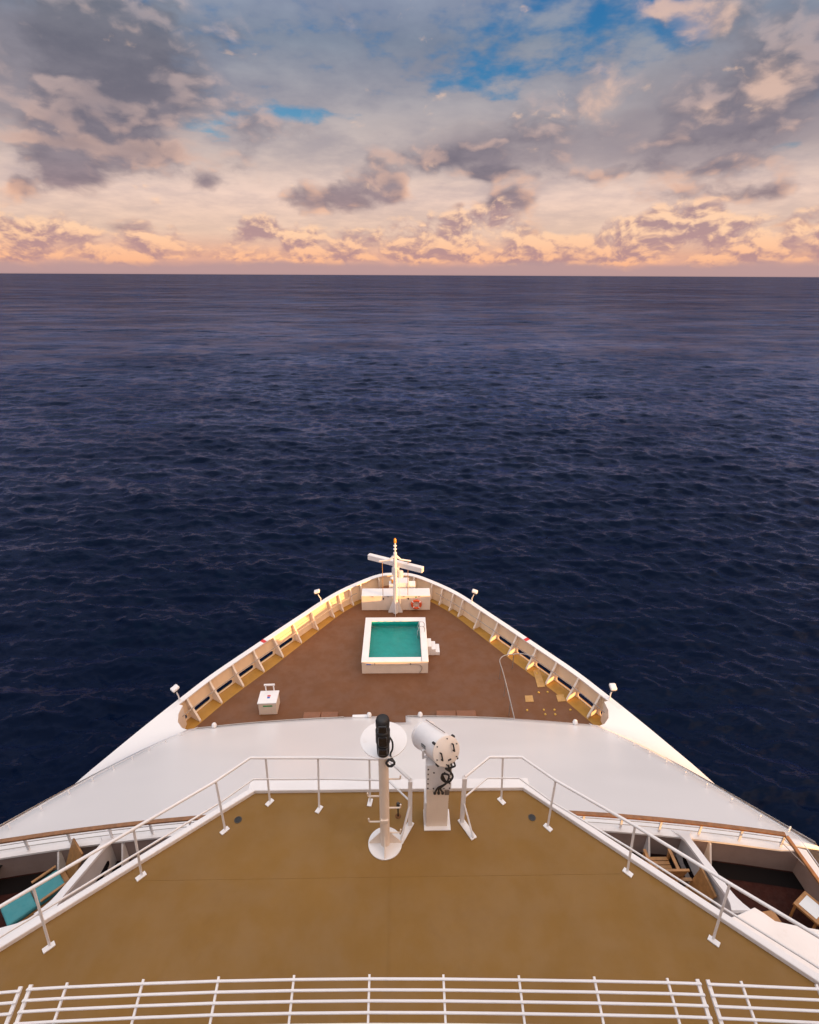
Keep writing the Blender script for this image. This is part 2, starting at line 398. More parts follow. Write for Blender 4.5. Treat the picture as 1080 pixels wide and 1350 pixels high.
    wind = t.ss(wind, .36, .64, .55, 1.2)          # cat's-paws: rougher and smoother water
    t.put(mx.inputs[0], t.mul(wind, t.m('MINIMUM', t.mul(t.m('POWER', fr.outputs[0], 1.6), 3.6), t.ss(D, 150., 900., .48, .36))))
    nt.links.new(df.outputs[0], mx.inputs[1]); nt.links.new(gl.outputs[0], mx.inputs[2])
    nt.links.new(mx.outputs[0], nt.nodes['Material Output'].inputs[0])
    me.materials.append(m); o = bpy.data.objects.new('sea', me); COL.objects.link(o)
    tag(o, 'dark blue open sea with small rippling waves', 'sea', kind='structure')
build_sea()

# ------------------------------------------------------------------ the ship
ship = thing('cruise_ship', 'white cruise ship bow with brown foredeck and ochre upper deck', 'ship')
rim_half = spline([(0, 31.85), (1.0, 31.72), (2.1, 31.05), (4.0, 29.32), (5.95, 26.7), (7.8, 24.1), (9.4, 21.8), (10.34, 20.2), (11.28, 18.5), (12.09, 16.92), (12.93, 15.16), (14.4, 11.4), (15.2, 5), (15.8, -4), (16, -40)], 10)
rim_half = [V((p.x, p.y, 0)) for p in [q.to_3d() if len(q) == 2 else q for q in rim_half]]
def normals(c):                                    # inboard unit normals in plan, starboard half
    out = []
    for i in range(len(c)):
        t = (c[min(i+1, len(c)-1)]-c[max(i-1, 0)]).normalized(); out.append(V((t.y, -t.x, 0)))
    out[0] = V((0, -1, 0)); return out
rn = normals(rim_half)
arc = [0.]
for i in range(1, len(rim_half)): arc.append(arc[-1]+(rim_half[i]-rim_half[i-1]).length)
def rim(s):
    for i in range(len(arc)-1):
        if arc[i+1] >= s:
            t = (s-arc[i])/(arc[i+1]-arc[i]); return rim_half[i].lerp(rim_half[i+1], t), rn[i].lerp(rn[i+1], t).normalized()
    return rim_half[-1], rn[-1]
def near(x, y):
    best = min(range(0, 4000), key=lambda k: (rim(k*.01)[0]-V((x, y, 0))).length if k*.01 < arc[-1] else 9e9); return best*.01
def side(p, sg): return V((XC+sg*p.x, p.y, p.z))

# hull shell
hull = MB()
top = [V((p.x, p.y, CAP-.03)) for p in rim_half]
rows = []
for k, (ins, z) in enumerate([(.29, FORE-.03), (1.1, -23), (2.3, -28), (2.8, -35)]):
    rows.append([V((max(0., p.x+n_.x*ins), p.y+n_.y*ins-(0 if k < 1 else ins*.4), z)) for p, n_ in zip(rim_half, rn)])
aft = [i for i, p in enumerate(rim_half) if p.y < 19.4]
for sg in (1, -1):
    for A, B in zip(rows, rows[1:]): hull.loft([side(p, sg) for p in A], [side(p, sg) for p in B])
    hull.loft([side(V((rim_half[i].x, rim_half[i].y, CAP-.01)), sg) for i in aft], [side(rows[0][i], sg) for i in aft])
hull.build('hull', white, ship, smooth=True)

# foredeck sheet + ochre waterway margin
S_END = near(10.3, 20.4)
S_AFT = near(11.4, 18.6)
def inset_at(s): return .42+.50*min(1, s/11.)
def edge_curve(ins_fn, z, s1=None):
    out = []; k = 0.
    while k <= (s1 or S_AFT):
        p, n_ = rim(k); i_ = ins_fn(k); q = p+n_*i_
        out.append(V((max(0, q.x), q.y, z))); k += .25
    return out
brown_edge = edge_curve(lambda s: inset_at(s)+.10, FORE)
outer_edge = edge_curve(lambda s: .16, FORE-.004)
poly = [side(p, 1) for p in brown_edge]+[V((XC+9.6, 16.5, FORE)), V((XC-9.6, 16.5, FORE))]+[side(p, -1) for p in brown_edge[::-1]]
pl = []
for p in poly:
    if not pl or (p-pl[-1]).length > .02: pl.append(p)
MB().prism([(p.x, p.y) for p in pl], FORE-.05, FORE).build('foredeck', brown, ship)
ww = MB()
for sg in (1, -1): ww.loft([side(p, sg) for p in outer_edge], [side(V((p.x*.93, p.y-.6, FORE-.004)), sg) for p in brown_edge])
ww.build('waterway', waterway, ship)

# bulwark bays, brackets, cap
feet = [(9.57, 19.74), (8.88, 20.94), (8.2, 22.18), (7.48, 23.41), (6.72, 24.64), (5.88, 25.92), (5.06, 27.16), (4.19, 28.45), (3.59, 29.08), (2.98, 29.78), (2.41, 30.42), (1.25, 31.35)]
sfeet = sorted(near(x, y) for x, y in feet)
S0 = near(11.0, 19.25)
bays = [0.]+sfeet+[S0]
TOPI, FOOTI = .10, .30                             # plate inset at top and foot
ZT = CAP-.035
def plate_pt(s, t):                                # t 0 foot .. 1 top
    p, n_ = rim(s); q = p+n_*(FOOTI+(TOPI-FOOTI)*t); return V((max(0, q.x), q.y, FORE+(ZT-FORE)*t))
for sg in (1, -1):
    bw = None
    plate = MB()
    for b0, b1 in zip(bays, bays[1:]):
        idx = bays.index(b0); nb = len(bays)-2
        has = idx >= nb-5
        if not has:
            ns = max(2, int((b1-b0)/.3)); plate.loft([side(plate_pt(b0+(b1-b0)*k/ns, 0), sg) for k in range(ns+1)], [side(plate_pt(b0+(b1-b0)*k/ns, 1), sg) for k in range(ns+1)], 2)
        else:
            L = b1-b0; small = idx == nb
            c0, c1 = (b0+L*.10, b1-L*.16) if not small else (b0+L*.15, b1-L*.30)
            tl, th = .05, .28; rt = (th-tl)/2; tc = (tl+th)/2; rs_ = rt*1.2
            hole = []
            for k in range(7): an = -math.pi/2+math.pi*k/6; hole.append((c1-rs_+rs_*math.cos(an), tc+rt*math.sin(an)))
            for k in range(7): an = math.pi/2+math.pi*k/6; hole.append((c0+rs_+rs_*math.cos(an), tc+rt*math.sin(an)))
            outer = []
            mid = (c0+c1)/2
            for k in range(14):
                hs, ht = hole[k]
                if k in (0, 13): o_ = ((b1 if k == 0 else b0) if False else hs, 0.)
                elif k == 1: o_ = (b1, 0.)
                elif k == 12: o_ = (b0, 0.)
                elif k in (6, 7): o_ = (hs, .5)
                elif k == 5: o_ = (b1, .5)
                elif k == 8: o_ = (b0, .5)
                else: o_ = (b1 if k < 7 else b0, ht)
                outer.append(o_)
            vs = [side(plate_pt(*h), sg) for h in hole]+[side(plate_pt(*h), sg) for h in outer]
            plate.add(vs, [(k, (k+1) % 14, 14+(k+1) % 14, 14+k) for k in range(14)])
            ring = [outer[8], outer[7], outer[6], outer[5]]
            plate.loft([side(plate_pt(s_, .5), sg) for s_, _ in ring], [side(plate_pt(s_, 1.), sg) for s_, _ in ring])
    bw = plate.build('bulwark', bulw, ship, solid=.035)
    cap = MB(); n_ = 70
    A = []; B = []
    for k in range(n_+1):
        s_ = S0*k/n_; p, q = rim(s_); A.append(V((p.x, p.y, CAP))); i_ = .30; w = p+q*i_; B.append(V((max(0, w.x), w.y, CAP)))
    for zz in (0., -.06): cap.loft([side(p+V((0, 0, zz)), sg) for p in A], [side(p+V((0, 0, zz)), sg) for p in B])
    cap.loft([side(p, sg) for p in A], [side(p-V((0, 0, .06)), sg) for p in A]); cap.loft([side(p, sg) for p in B], [side(p-V((0, 0, .06)), sg) for p in B])
    cap.build('cap_rail', white, bw, smooth=False)
    # red band painted on the cap
    s_ = near(7.45, 24.55); mk = MB()
    mk.loft([side(rim(s_+k*.11)[0]+rim(s_)[1]*-.004+V((0, 0, CAP+.004)), sg) for k in range(3)], [side(rim(s_+k*.11)[0]+rim(s_)[1]*.304+V((0, 0, CAP+.004)), sg) for k in range(3)])
    mk.build('red_mark', red, bw)
    # stiffening brackets
    for s_ in sfeet+[S0-.08]:
        p, n_v = rim(s_); ins = inset_at(s_)
        prof = [(FOOTI-.02, FORE), (ins+.02, FORE), (ins+.02, FORE+.10), (ins-.10, FORE+.30), (.40, ZT-.25), (.30, ZT), (TOPI, ZT)]
        t_ = V((n_v.y, -n_v.x, 0))
        pts = [side(V((0, 0, z_))+p+n_v*i_+t_*.0, sg) for i_, z_ in prof]
        tv = side(t_, sg)-V((XC, 0, 0))
        br = MB().slab([q-tv*.02 for q in pts], tv*.04)
        # inner flange
        fl = prof[1:6]
        fp = [side(V((0, 0, z_))+p+n_v*(i_+.012), sg) for i_, z_ in fl]
        for a_, b_ in zip(fp, fp[1:]): br.slab([a_-tv*.05, a_+tv*.05, b_+tv*.05, b_-tv*.05], (side(n_v, sg)-V((XC, 0, 0)))*.014)
        br.build('bracket', cream, bw)
    # pipe along the brackets
    pp = [side(rim(s2)[0]+rim(s2)[1]*(.62 if s2 > 4 else .5)+V((0, 0, FORE+.74)), sg) for s2 in np.linspace(3.4, S0+.1, 40)]
    MB().tube(pp, .022, 6).build('pipe', steel, bw, smooth=True)

# white sloping front plating + shoulders
ZF, YF, ZR, YR = -18.72, 18.62, -11.38, 8.2
def slope_z(y): return ZF+(YF-y)*(ZR-ZF)/(YF-YR)
edge_half = spline([V((9.25, 17.95, 0)), V((9.55, 15.8, 0)), V((9.65, 13.6, 0)), V((9.6, 11.0, 0)), V((9.5, 9.0, 0)), V((9.42, 7.6, 0))], 6)
def front_y(x): return 18.62-.67*(abs(x)/9.25)**2
def rear_y(x): return 8.16-.72*(abs(x)/8.7)**2.2
fp = MB(); NX, NY = 48, 18
def plate_grid(x_t, j):
    pass
grid = []
for i in range(NX+1):
    u = -1+2*i/NX; col_ = []
    for j in range(NY+1):
        v = j/NY
        k = v*(len(edge_half)-1); e0 = edge_half[int(k)]; e1 = edge_half[min(int(k)+1, len(edge_half)-1)]; e = e0.lerp(e1, k-int(k))
        x = u*e.x; yf = front_y(u*9.25); yr = rear_y(u*9.0)
        y_edge_v = (e.y-7.6)/(17.95-7.6)
        y = yr+(yf-yr)*y_edge_v
        z = ZF+(ZR-ZF)*(1-y_edge_v)
        col_.append(V((XC+x, y, z)))
    grid.append(col_)
NOT = [(u_) for u_ in range(NX)]
for i in range(NX):
    for j in range(NY):
        fp.add([grid[i][j], grid[i+1][j], grid[i+1][j+1], grid[i][j+1]], [(0, 1, 2, 3)])
# stairway notch in the middle of the front edge
nx0, nx1 = at(508, 950, -18.6).x, at(535, 950, -18.6).x
fp2 = MB()
xs = [q[0].x for q in grid]
bm_front = fp.build('front_plating', plating, ship, smooth=True)
bm = bmesh.new(); bm.from_mesh(bm_front.data)
for xx in (nx0, nx1): bmesh.ops.bisect_plane(bm, geom=bm.verts[:]+bm.edges[:]+bm.faces[:], plane_co=(xx, 0, 0), plane_no=(1, 0, 0))
bmesh.ops.bisect_plane(bm, geom=bm.verts[:]+bm.edges[:]+bm.faces[:], plane_co=(0, 17.35, 0), plane_no=(0, 1, 0))
bmesh.ops.delete(bm, geom=[f for f in bm.faces if nx0 < f.calc_center_median().x < nx1 and f.calc_center_median().y > 17.35], context='FACES')
bm.to_mesh(bm_front.data); bm.free()
q = bm_front.modifiers.new('solid', 'SOLIDIFY'); q.thickness = .05; q.offset = -1
# front bulkhead under the plating edge
fb = MB()
fl_ = [V((XC+u*9.25, front_y(u*9.25)-.06, ZF-.06)) for u in np.linspace(-1, 1, 41)]
lft = [p for p in fl_ if p.x < nx0]+[V((nx0, front_y(.1)-.06, ZF-.06)), V((nx0, 16.6, ZF-.06))]
rgh = [V((nx1, 16.6, ZF-.06)), V((nx1, front_y(.1)-.06, ZF-.06))]+[p for p in fl_ if p.x > nx1]
for ln in (lft, rgh): fb.loft(ln, [V((p.x, p.y, FORE-.02)) for p in ln])
fb.build('front_bulkhead', white, ship)
# welded plate seams standing a little proud of the plating
for u in (-.64, -.34, .31, .62):
    pts = []
    for j in range(NY+1):
        k = (u+1)/2*NX; i = int(k); pts.append(grid[i][j].lerp(grid[i+1][j], k-i)+V((0, .003, .005)))
    MB().flat_run(pts, .022, .010).build('weld_seam', plating, ship)
for j in (7, 13):
    for i0, i1 in ((2, 23), (25, NX-2)):
        MB().flat_run([grid[i][j]+V((0, .003, .005)) for i in range(i0, i1+1)], .022, .010).build('weld_seam', plating, ship)
shoulder = {}
for sg in (1, -1):
    inner = [V((9.98, 20.15, CAP-.002)), V((10.12, 19.55, CAP-.002)), V((10.12, 19.0, CAP)), V((9.95, 18.5, CAP+.02)), V((9.62, 18.12, CAP+.05)), V((9.25, 17.95, ZF))]
    inner[0] = rim(S0-.5)[0]+rim(S0-.5)[1]*.30+V((0, 0, CAP-.002))
    for e in edge_half[1:]: inner.append(V((e.x, e.y, ZF+(ZR-ZF)*(1-(e.y-7.6)/(17.95-7.6)))))
    inner += [V((9.42, 4.5, ZR)), V((9.42, 1., ZR)), V((9.42, -6, ZR))]
    ss_ = S0-.5; outer = []
    # matching rim points: advance along the rim with the inner line
    ya = [rim(S0-.5)[0].y, 19.7, 19.1, 18.5, 17.9, 17.3]+[p.y-1.0-.25*k**.5 for k, p in enumerate(inner[6:])]
    for yy in ya:
        i = min(range(len(rim_half)), key=lambda k: abs(rim_half[k].y-yy))
        lo, hi = (i, i+1) if rim_half[i].y >= yy and i+1 < len(rim_half) else (max(i-1, 0), i)
        a_, b_ = rim_half[lo], rim_half[hi]; t_ = 0 if abs(a_.y-b_.y) < 1e-6 else (a_.y-yy)/(a_.y-b_.y); w = a_.lerp(b_, t_); outer.append(V((w.x, w.y, CAP-.002)))
    inner = [V(p) for p in inner]
    MB().loft([side(p, sg) for p in inner], [side(p, sg) for p in outer], 3).build('shoulder_plating', plating, ship, smooth=True)
    # wall under the rounded inner corner of the shoulder
    MB().loft([side(p, sg) for p in inner[:6]], [side(V((p.x, p.y, FORE-.02)), sg) for p in inner[:6]]).build('corner_wall', cream, ship, smooth=True)
    shoulder[sg] = inner

# upper deck (ochre) with raised white coaming
deck_px = [(335, 1043), (690, 1043)]
FL, FR = at(337, 1044, UP), at(690, 1044, UP)
DL, DR = at(0, 1255, UP), at(1080, 1300, UP)
yl = (FL.y+FR.y)/2
half_f = (FR.x-FL.x)/2; xcu = (FR.x+FL.x)/2
sl_ = .5*((DL.x-FL.x)/(DL.y-FL.y)*-1+(DR.x-FR.x)/(DR.y-FR.y)*1)
k_side = abs((DR.x-FR.x)/(DR.y-FR.y)); k_side_l = abs((DL.x-FL.x)/(DL.y-FL.y)); ks = (k_side+k_side_l)/2
FL.y = FR.y = yl
def deck_edge(sg, y):
    a_, b_ = (FR, DR) if sg == 1 else (FL, DL)
    return V((a_.x+(b_.x-a_.x)*(y-yl)/(b_.y-yl), y, UP))
poly = [(deck_edge(1, yl)), deck_edge(1, .5), deck_edge(-1, .5), deck_edge(-1, yl)]
MB().prism([(p.x, p.y) for p in poly], UP-.25, UP).build('upper_deck', ochre, ship)
MB().bar((at(515, 1200, UP).x, .6, UP+.001), (at(515, 1060, UP).x, yl-.1, UP+.001), .02, .006).build('deck_seam', ochre, ship)

CZ = -10.55
MB().bar((deck_edge(-1, 3.1).x+.2, 3.1, UP+.0005), (deck_edge(1, 3.1).x-.2, 3.1, UP+.0005), .016, .004).build('deck_seam', ochre, ship)
MB().bar((deck_edge(-1, 4.9).x+.2, 4.9, UP+.0005), (deck_edge(1, 4.9).x-.2, 4.9, UP+.0005), .016, .004).build('deck_seam', ochre, ship)
ZB0, ZB1 = UP-.20, UP+.07                         # coaming bottom and top
fillets = {}
for sg in (1, -1):
    # coaming with the wide web at the balcony partition
    e = lambda y, off=0: deck_edge(sg, y)+V((sg*off*math.cos(math.atan(1/ks))*1.0, off*math.sin(math.atan(1/ks)), 0)) if False else deck_edge(sg, y)
    nrm = V((sg*1.0, ks, 0)).normalized()
    def E(y, off): return deck_edge(sg, y)+nrm*off
    inner = [E(yl, -.002), E(4.45, -.002), E(3.4, -.002), E(2.2, -.002), E(.5, -.002)]
    outer = [E(y_, .10) for y_ in (yl, 4.45, 3.4, 2.2, .5)]
    MB().prism([(p.x, p.y) for p in outer]+[(p.x, p.y) for p in inner[::-1]], ZB0, ZB1).build('deck_coaming', white, ship, bevel=.015)
    # lower canopy plate carrying the balcony partition
    if sg == 1: web = [(946, 1215), (962, 1210), (975, 1205), (995, 1196), (1008, 1204), (1022, 1214), (1055, 1221), (1095, 1228), (1220, 1243), (1300, 1420), (950, 1300)]
    else: web = [(100, 1214), (82, 1214), (64, 1210), (48, 1206), (36, 1211), (22, 1217), (0, 1223), (-30, 1227), (-160, 1240), (-240, 1420), (110, 1300)]
    pts = [at(px, py, CZ) for px, py in web]
    MB().prism([(p.x, p.y) for p in pts], CZ-.12, CZ).build('balcony_canopy', white, ship, bevel=.012)
MB().bar(deck_edge(-1, yl)+V((-.12, .10, -.065)), deck_edge(1, yl)+V((.12, .10, -.065)), .196, .262).build('deck_coaming', white, ship, bevel=.012)

# balcony: floor, bulwark, cabin wall, partition
fl_poly = []
for u in np.linspace(-1, 1, 25): fl_poly.append((XC+u*9.0, rear_y(u*9.0)))
fl_poly += [(XC+9.0, .5), (XC-9.0, .5)]
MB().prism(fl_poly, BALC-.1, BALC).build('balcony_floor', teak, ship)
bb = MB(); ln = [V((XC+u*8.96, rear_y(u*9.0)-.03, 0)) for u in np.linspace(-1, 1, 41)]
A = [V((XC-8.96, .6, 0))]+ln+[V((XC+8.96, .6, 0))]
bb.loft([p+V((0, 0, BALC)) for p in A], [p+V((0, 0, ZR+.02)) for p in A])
bwl = bb.build('balcony_bulwark', mat('balcony_painted_shade', (.32, .25, .23), .5, var=.05), ship, solid=.06)  # shade from the deck above put into the bulwark colour
g = MB(); g.flat_run([p+V((0, 0, ZR+.05)) for p in A], .16, .05); g.build('bulwark_top', white, bwl)
g = MB()
for u in list(np.linspace(-.82, .82, 12)):
    p = V((XC+u*8.66, rear_y(u*8.7)-.06, BALC)); g2 = MB().slab([p+V((-.02, 0, .02)), p+V((-.02, -.32, .02)), p+V((-.02, -.05, .6)), p+V((-.02, 0, .6))], (.04, 0, 0)); g2.build('bracket', white, bwl)
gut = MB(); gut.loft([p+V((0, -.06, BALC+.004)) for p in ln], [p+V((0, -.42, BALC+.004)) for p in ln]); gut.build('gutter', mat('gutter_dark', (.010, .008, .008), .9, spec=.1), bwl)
cw = MB()
cwl = [V((XC-8.6, 1.2, 0)), deck_edge(-1, 4.2)*1+V((.9, -.4, -UP)), deck_edge(-1, yl)+V((.3, -.5, -UP)), deck_edge(1, yl)+V((-.3, -.5, -UP)), deck_edge(1, 4.2)+V((-.9, -.4, -UP)), V((XC+8.6, 1.2, 0))]
cw.loft([p+V((0, 0, BALC)) for p in cwl], [p+V((0, 0, UP-.24)) for p in cwl]); cw.build('cabin_wall', white, ship)

for sg in (1, -1):
    if sg == 1: a_top = at(898, 1096, ZR+.05); b_top = at(978, 1202, CZ-.035)
    else: a_top = at(147, 1103, ZR+.05); b_top = at(58, 1207, CZ-.035)
    if sg == 1: a_top_s, b_top_s = a_top, b_top
    d_ = (b_top-a_top); dh = V((d_.x, d_.y, 0)).normalized(); w_ = V((-dh.y, dh.x, 0))
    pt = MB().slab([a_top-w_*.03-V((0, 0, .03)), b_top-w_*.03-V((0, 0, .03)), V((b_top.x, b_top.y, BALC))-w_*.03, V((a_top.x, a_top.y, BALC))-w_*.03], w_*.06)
    pobj = pt.build('balcony_partition', mat('partition_painted_shade', (.56, .54, .54), .45, var=.03), ship)  # partition colour darkened to stand in for the overhead shade
    if sg == 1: w_s = w_ if w_.x > 0 else -w_
    # flanged top beam, widening into both ends
    tb = MB(); n = 14; Lp = []; Rp = []
    for k in range(n+1):
        t_ = k/n; c = a_top.lerp(b_top, t_); wd = .075+.11*max(0, (t_-.80)/.20)**2+.16*max(0, (.14-t_)/.14)**2
        Lp.append(c-w_*wd); Rp.append(c+w_*wd)
    tb.loft(Lp, Rp); tb.build('top_flange', white, pobj, solid=.06)
    for t_ in (.30, .56):
        c = V((a_top.x, a_top.y, BALC+.30)).lerp(V((b_top.x, b_top.y, BALC+.30)), t_)
        hole = MB(); pts = []
        for k in range(16):
            an = 2*math.pi*k/16; ex = .20 if math.cos(an) > 0 else -.20
            pts.append(c+dh*(ex+.09*math.cos(an))+V((0, 0, .09*math.sin(an))))
        hole.slab([p-w_*.034 for p in pts], w_*.068); hole.build('drain_slot', dark, pobj)

# superstructure that carries the camera, with unseen blocks added to shade the decks
sup = MB(); sup.box((0, -8, -7.2), (17.6, 17.4, 10.2)); sup.build('superstructure', white, ship, bevel=.1)
MB().box((0, -6.02, -6.2), (31, 13.2, 8.2)).build('wing_shade_block', white, ship, bevel=.1)  # unseen wing block, sized to throw shade over the ochre deck
MB().box((0, -12, 0), (22, 12, 12)).build('upper_shade_block', white, ship, bevel=.1)  # unseen upper block, added behind the camera for shading
exec_after = []

# ------------------------------------------------------------------ plunge pool
pc = V((XC-.03, 25.08, FORE)); PW, PL, PH, PT = 3.62, 4.05, .82, .36
pool = thing('plunge_pool', 'raised white square plunge pool full of teal water', 'pool', pc)
def ring(mb, w0, l0, w1, l1, z0, z1):
    for sx in (-1, 1):
        mb.box((sx*(w0+w1)/4, 0, (z0+z1)/2), ((w0-w1)/2, l0, z1-z0)); mb.box((0, sx*(l0+l1)/4, (z0+z1)/2), (w1, (l0-l1)/2, z1-z0))
    return mb
b = ring(MB(), PW, PL, PW-2*PT+.1, PL-2*PT+.1, 0.002, PH-.06); b.build('pool_wall', cream, pool)
b = ring(MB(), PW+.04, PL+.04, PW-2*PT, PL-2*PT, PH-.06, PH); b.build('pool_rim', white, pool, bevel=.015)
iw, il = PW-2*PT+.096, PL-2*PT+.096
b = MB(); h = (iw/2, il/2)
b.add([(-h[0], -h[1], .03), (h[0], -h[1], .03), (h[0], h[1], .03), (-h[0], h[1], .03), (-h[0], -h[1], PH-.07), (h[0], -h[1], PH-.07), (h[0], h[1], PH-.07), (-h[0], h[1], PH-.07)], [(0, 1, 2, 3), (0, 4, 5, 1), (1, 5, 6, 2), (2, 6, 7, 3), (3, 7, 4, 0)])
b.build('pool_lining', teal_t, pool)
m = bpy.data.materials.new('pool_water'); m.use_nodes = True; t = NT(m.node_tree); bs = m.node_tree.nodes['Principled BSDF']
bs.inputs['Base Color'].default_value = (.36, .90, .88, 1); bs.inputs['Roughness'].default_value = .03; bs.inputs['IOR'].default_value = 1.333; bs.inputs['Transmission Weight'].default_value = 1.
bp = t.n('ShaderNodeBump'); bp.inputs['Strength'].default_value = .8; bp.inputs['Distance'].default_value = .05
t.put(bp.inputs['Height'], t.noise(t.n('ShaderNodeNewGeometry').outputs['Position'], 3.4, 3, .5, .6)); m.node_tree.links.new(bp.outputs[0], bs.inputs['Normal'])
b = MB().add([(-h[0]+.002, -h[1]+.002, PH-.22), (h[0]-.002, -h[1]+.002, PH-.22), (h[0]-.002, h[1]-.002, PH-.22), (-h[0]+.002, h[1]-.002, PH-.22)], [(0, 1, 2, 3)]); b.build('pool_water', m, pool)
for k in range(3):
    MB().box((PW/2+.03+.12+.24*k, -.15, (.62-.2*k)/2+.001), (.24, .75, .62-.2*k)).build('step', white, pool, bevel=.012)
lad = MB()
for yy in (.55, 1.0):
    lad.tube([(PW/2-.10, yy, PH), (PW/2-.10, yy, PH+.28), (PW/2-.16, yy, PH+.38), (PW/2-.30, yy, PH+.42), (PW/2-.44, yy, PH+.34), (PW/2-.48, yy, PH+.1), (PW/2-.48, yy, .12)], .022, 8)
lo = lad.build('ladder', chrome, pool, smooth=True)
for k in range(3): MB().box((PW/2-.48, .775, .2+.2*k), (.06, .45, .03)).build('rung', chrome, lo)
MB().tube([(-1.3, -PL/2-.05, .66), (-.5, -PL/2-.06, .66), (.3, -PL/2-.05, .655), (1.1, -PL/2-.05, .66), (1.38, -PL/2-.05, .60), (1.48, -PL/2-.05, .45), (1.46, -PL/2-.05, .28), (1.35, -PL/2-.05, .08)], .018, 8).build('hose', steel, pool, smooth=True)
MB().tube([(-1.55, -PL/2-.05, .66), (-1.31, -PL/2-.05, .66)], .024, 8).build('hose_nozzle', blue, pool)
for xx in (-1.1, .85): MB().box((xx, -PL/2-.03, .66), (.04, .07, .07)).build('hose_clip', black, pool)

# ------------------------------------------------------------------ locker, lifebuoy, windlass cover
lk = V((XC-.02, 29.5, FORE)); locker = thing('storage_locker', 'long low white steel locker crossing the foredeck behind the mast', 'locker', lk)
LW = 4.45
MB().box((0, 0, .54), (LW, .85, 1.07)).build('body', cream, locker, bevel=.02)
for sx in (-1, 1):
    lid = MB().box((sx*LW/4, 0, 1.10), (LW/2-.02, .90, .05)).build('lid', white, locker, bevel=.012)
    for xx in (.5, 1.5):
        MB().box((sx*xx, -.46, 1.07), (.14, .03, .05)).build('hinge', steel, lid)
    MB().box((sx*.80, -.44, .90), (.06, .04, .12)).build('latch', dark, lid)
MB().box((1.30, -.432, 1.0), (.10, .01, .08)).build('green_sticker', green, locker)
lb = thing('lifebuoy', 'orange ring lifebuoy hung on the white storage locker', 'lifebuoy', (lk.x+1.32, lk.y-.52, FORE+.50))
def torus(R_, r_, a0=0, a1=2*math.pi, n=40, m_=12):
    mb = MB(); full = abs(a1-a0-2*math.pi) < 1e-6
    pts = [(R_*math.cos(a0+(a1-a0)*k/n), 0, R_*math.sin(a0+(a1-a0)*k/n)) for k in range(n+1)]
    return mb.tube(pts, r_, m_, cap=not full)
torus(.285, .075).build('ring', orange, lb, smooth=True)
for k in range(4):
    a_ = math.pi/4+k*math.pi/2; torus(.285, .079, a_-.10, a_+.10, 4).build('reflective_band', white, lb, smooth=True)
wc = thing('windlass_cover', 'stepped white steel housing between the mast and the bow tip', 'housing', (XC+.38, 30.45, FORE))
MB().box((-.62, 0, .62), (.5, .5, 1.24)).build('housing_block', white, wc, bevel=.02)
MB().box((.05, 0, .72), (.8, .7, 1.44)).build('housing_block', white, wc, bevel=.02)
MB().box((.68, 0, .60), (.42, .6, 1.2)).build('housing_block', white, wc, bevel=.02)
ln_ = thing('anchor_lantern', 'small amber lantern with white cap beside the mast', 'lantern', (XC-.24, 30.45, FORE+1.24))
MB().lathe([(.07, 0), (.10, .02), (.10, .32), (.07, .34)], n=14).build('glass', mat('amber_glass', (.75, .32, .04), .2), ln_, smooth=True)
MB().lathe([(.15, .33), (.17, .37), (.06, .48), (.02, .5)], n=14).build('cap', white, ln_, smooth=True)
plat = MB().prism([(XC-1.45, 30.75), (XC+1.5, 30.75), (XC+.75, 31.38), (XC-.75, 31.38)], FORE+.006, FORE+.45)
plat.build('bow_platform', hatchm, ship)

# ------------------------------------------------------------------ foremast with radar
mb_ = V((XC-.05, 28.82, FORE)); mast = thing('foremast', 'white tapered foremast with radar scanner bar and crosstree', 'mast', mb_)
MB().tube([(0, 0, .0), (0, 0, .8), (0, 0, 4.35)], [.17, .145, .11], 16).build('mast_tube', white, mast, smooth=True)
for k in range(4):
    a_ = k*math.pi/2+math.pi/4*0; d_ = V((math.cos(a_), math.sin(a_), 0)); n_ = V((-d_.y, d_.x, 0))
    MB().slab([d_*.12+V((0, 0, .003))-n_*.02, d_*.46+V((0, 0, .003))-n_*.02, d_*.46+V((0, 0, .1))-n_*.02, d_*.13+V((0, 0, .95))-n_*.02], n_*.04).build('gusset', white, mast)
MB().lathe([(.10, 4.34), (.11, 4.40), (.05, 4.45), (.05, 4.62), (.11, 4.63), (.11, 4.66), (.05, 4.68), (.05, 4.86), (.11, 4.87), (.11, 4.90), (.05, 4.92), (.05, 5.1)], n=14).build('masthead_light', white, mast, smooth=True)
MB().lathe([(.085, 5.1), (.09, 5.14), (.08, 5.32), (.02, 5.4)], n=14).build('masthead_lens', mat('amber_glass', (.75, .32, .04), .2), mast, smooth=True)
rd = thing('radar_scanner', 'long white radar scanner bar turned across the foremast', 'radar', mb_+V((0, .42, 3.18)))
Mr = Matrix.Rotation(R(-27), 3, 'Z')
MB().box((0, 0, .26), (3.85, .30, .36), Mr).build('scanner_bar', white, rd, bevel=.03)
MB().lathe([(.2, -.55), (.22, -.5), (.22, -.1), (.16, .02), (.12, .10)], n=16).build('gearbox', white, rd, smooth=True)
MB().bar((0, .42, 2.7), (0, .05, 2.55), .14, .18).build('radar_shelf', white, mast)
for sx in (-1, 1):
    MB().tube([(sx*.08, -.02, 4.15), (sx*.35, -.02, 3.92), (sx*.98, -.02, 3.82)], [.09, .055, .05], 10).build('yard_arm', white, mast, smooth=True)
    MB().tube([(sx*.80, -.02, 3.80), (sx*.80, .30, 1.13)], .02, 6).build('halyard', rope, mast)
ld = MB()
for sx in (-1, 1): ld.tube([(.30, -.10+sx*.15, .75), (.24, -.10+sx*.15, 3.4)], .018, 6)
lad = ld.build('mast_ladder', white, mast)
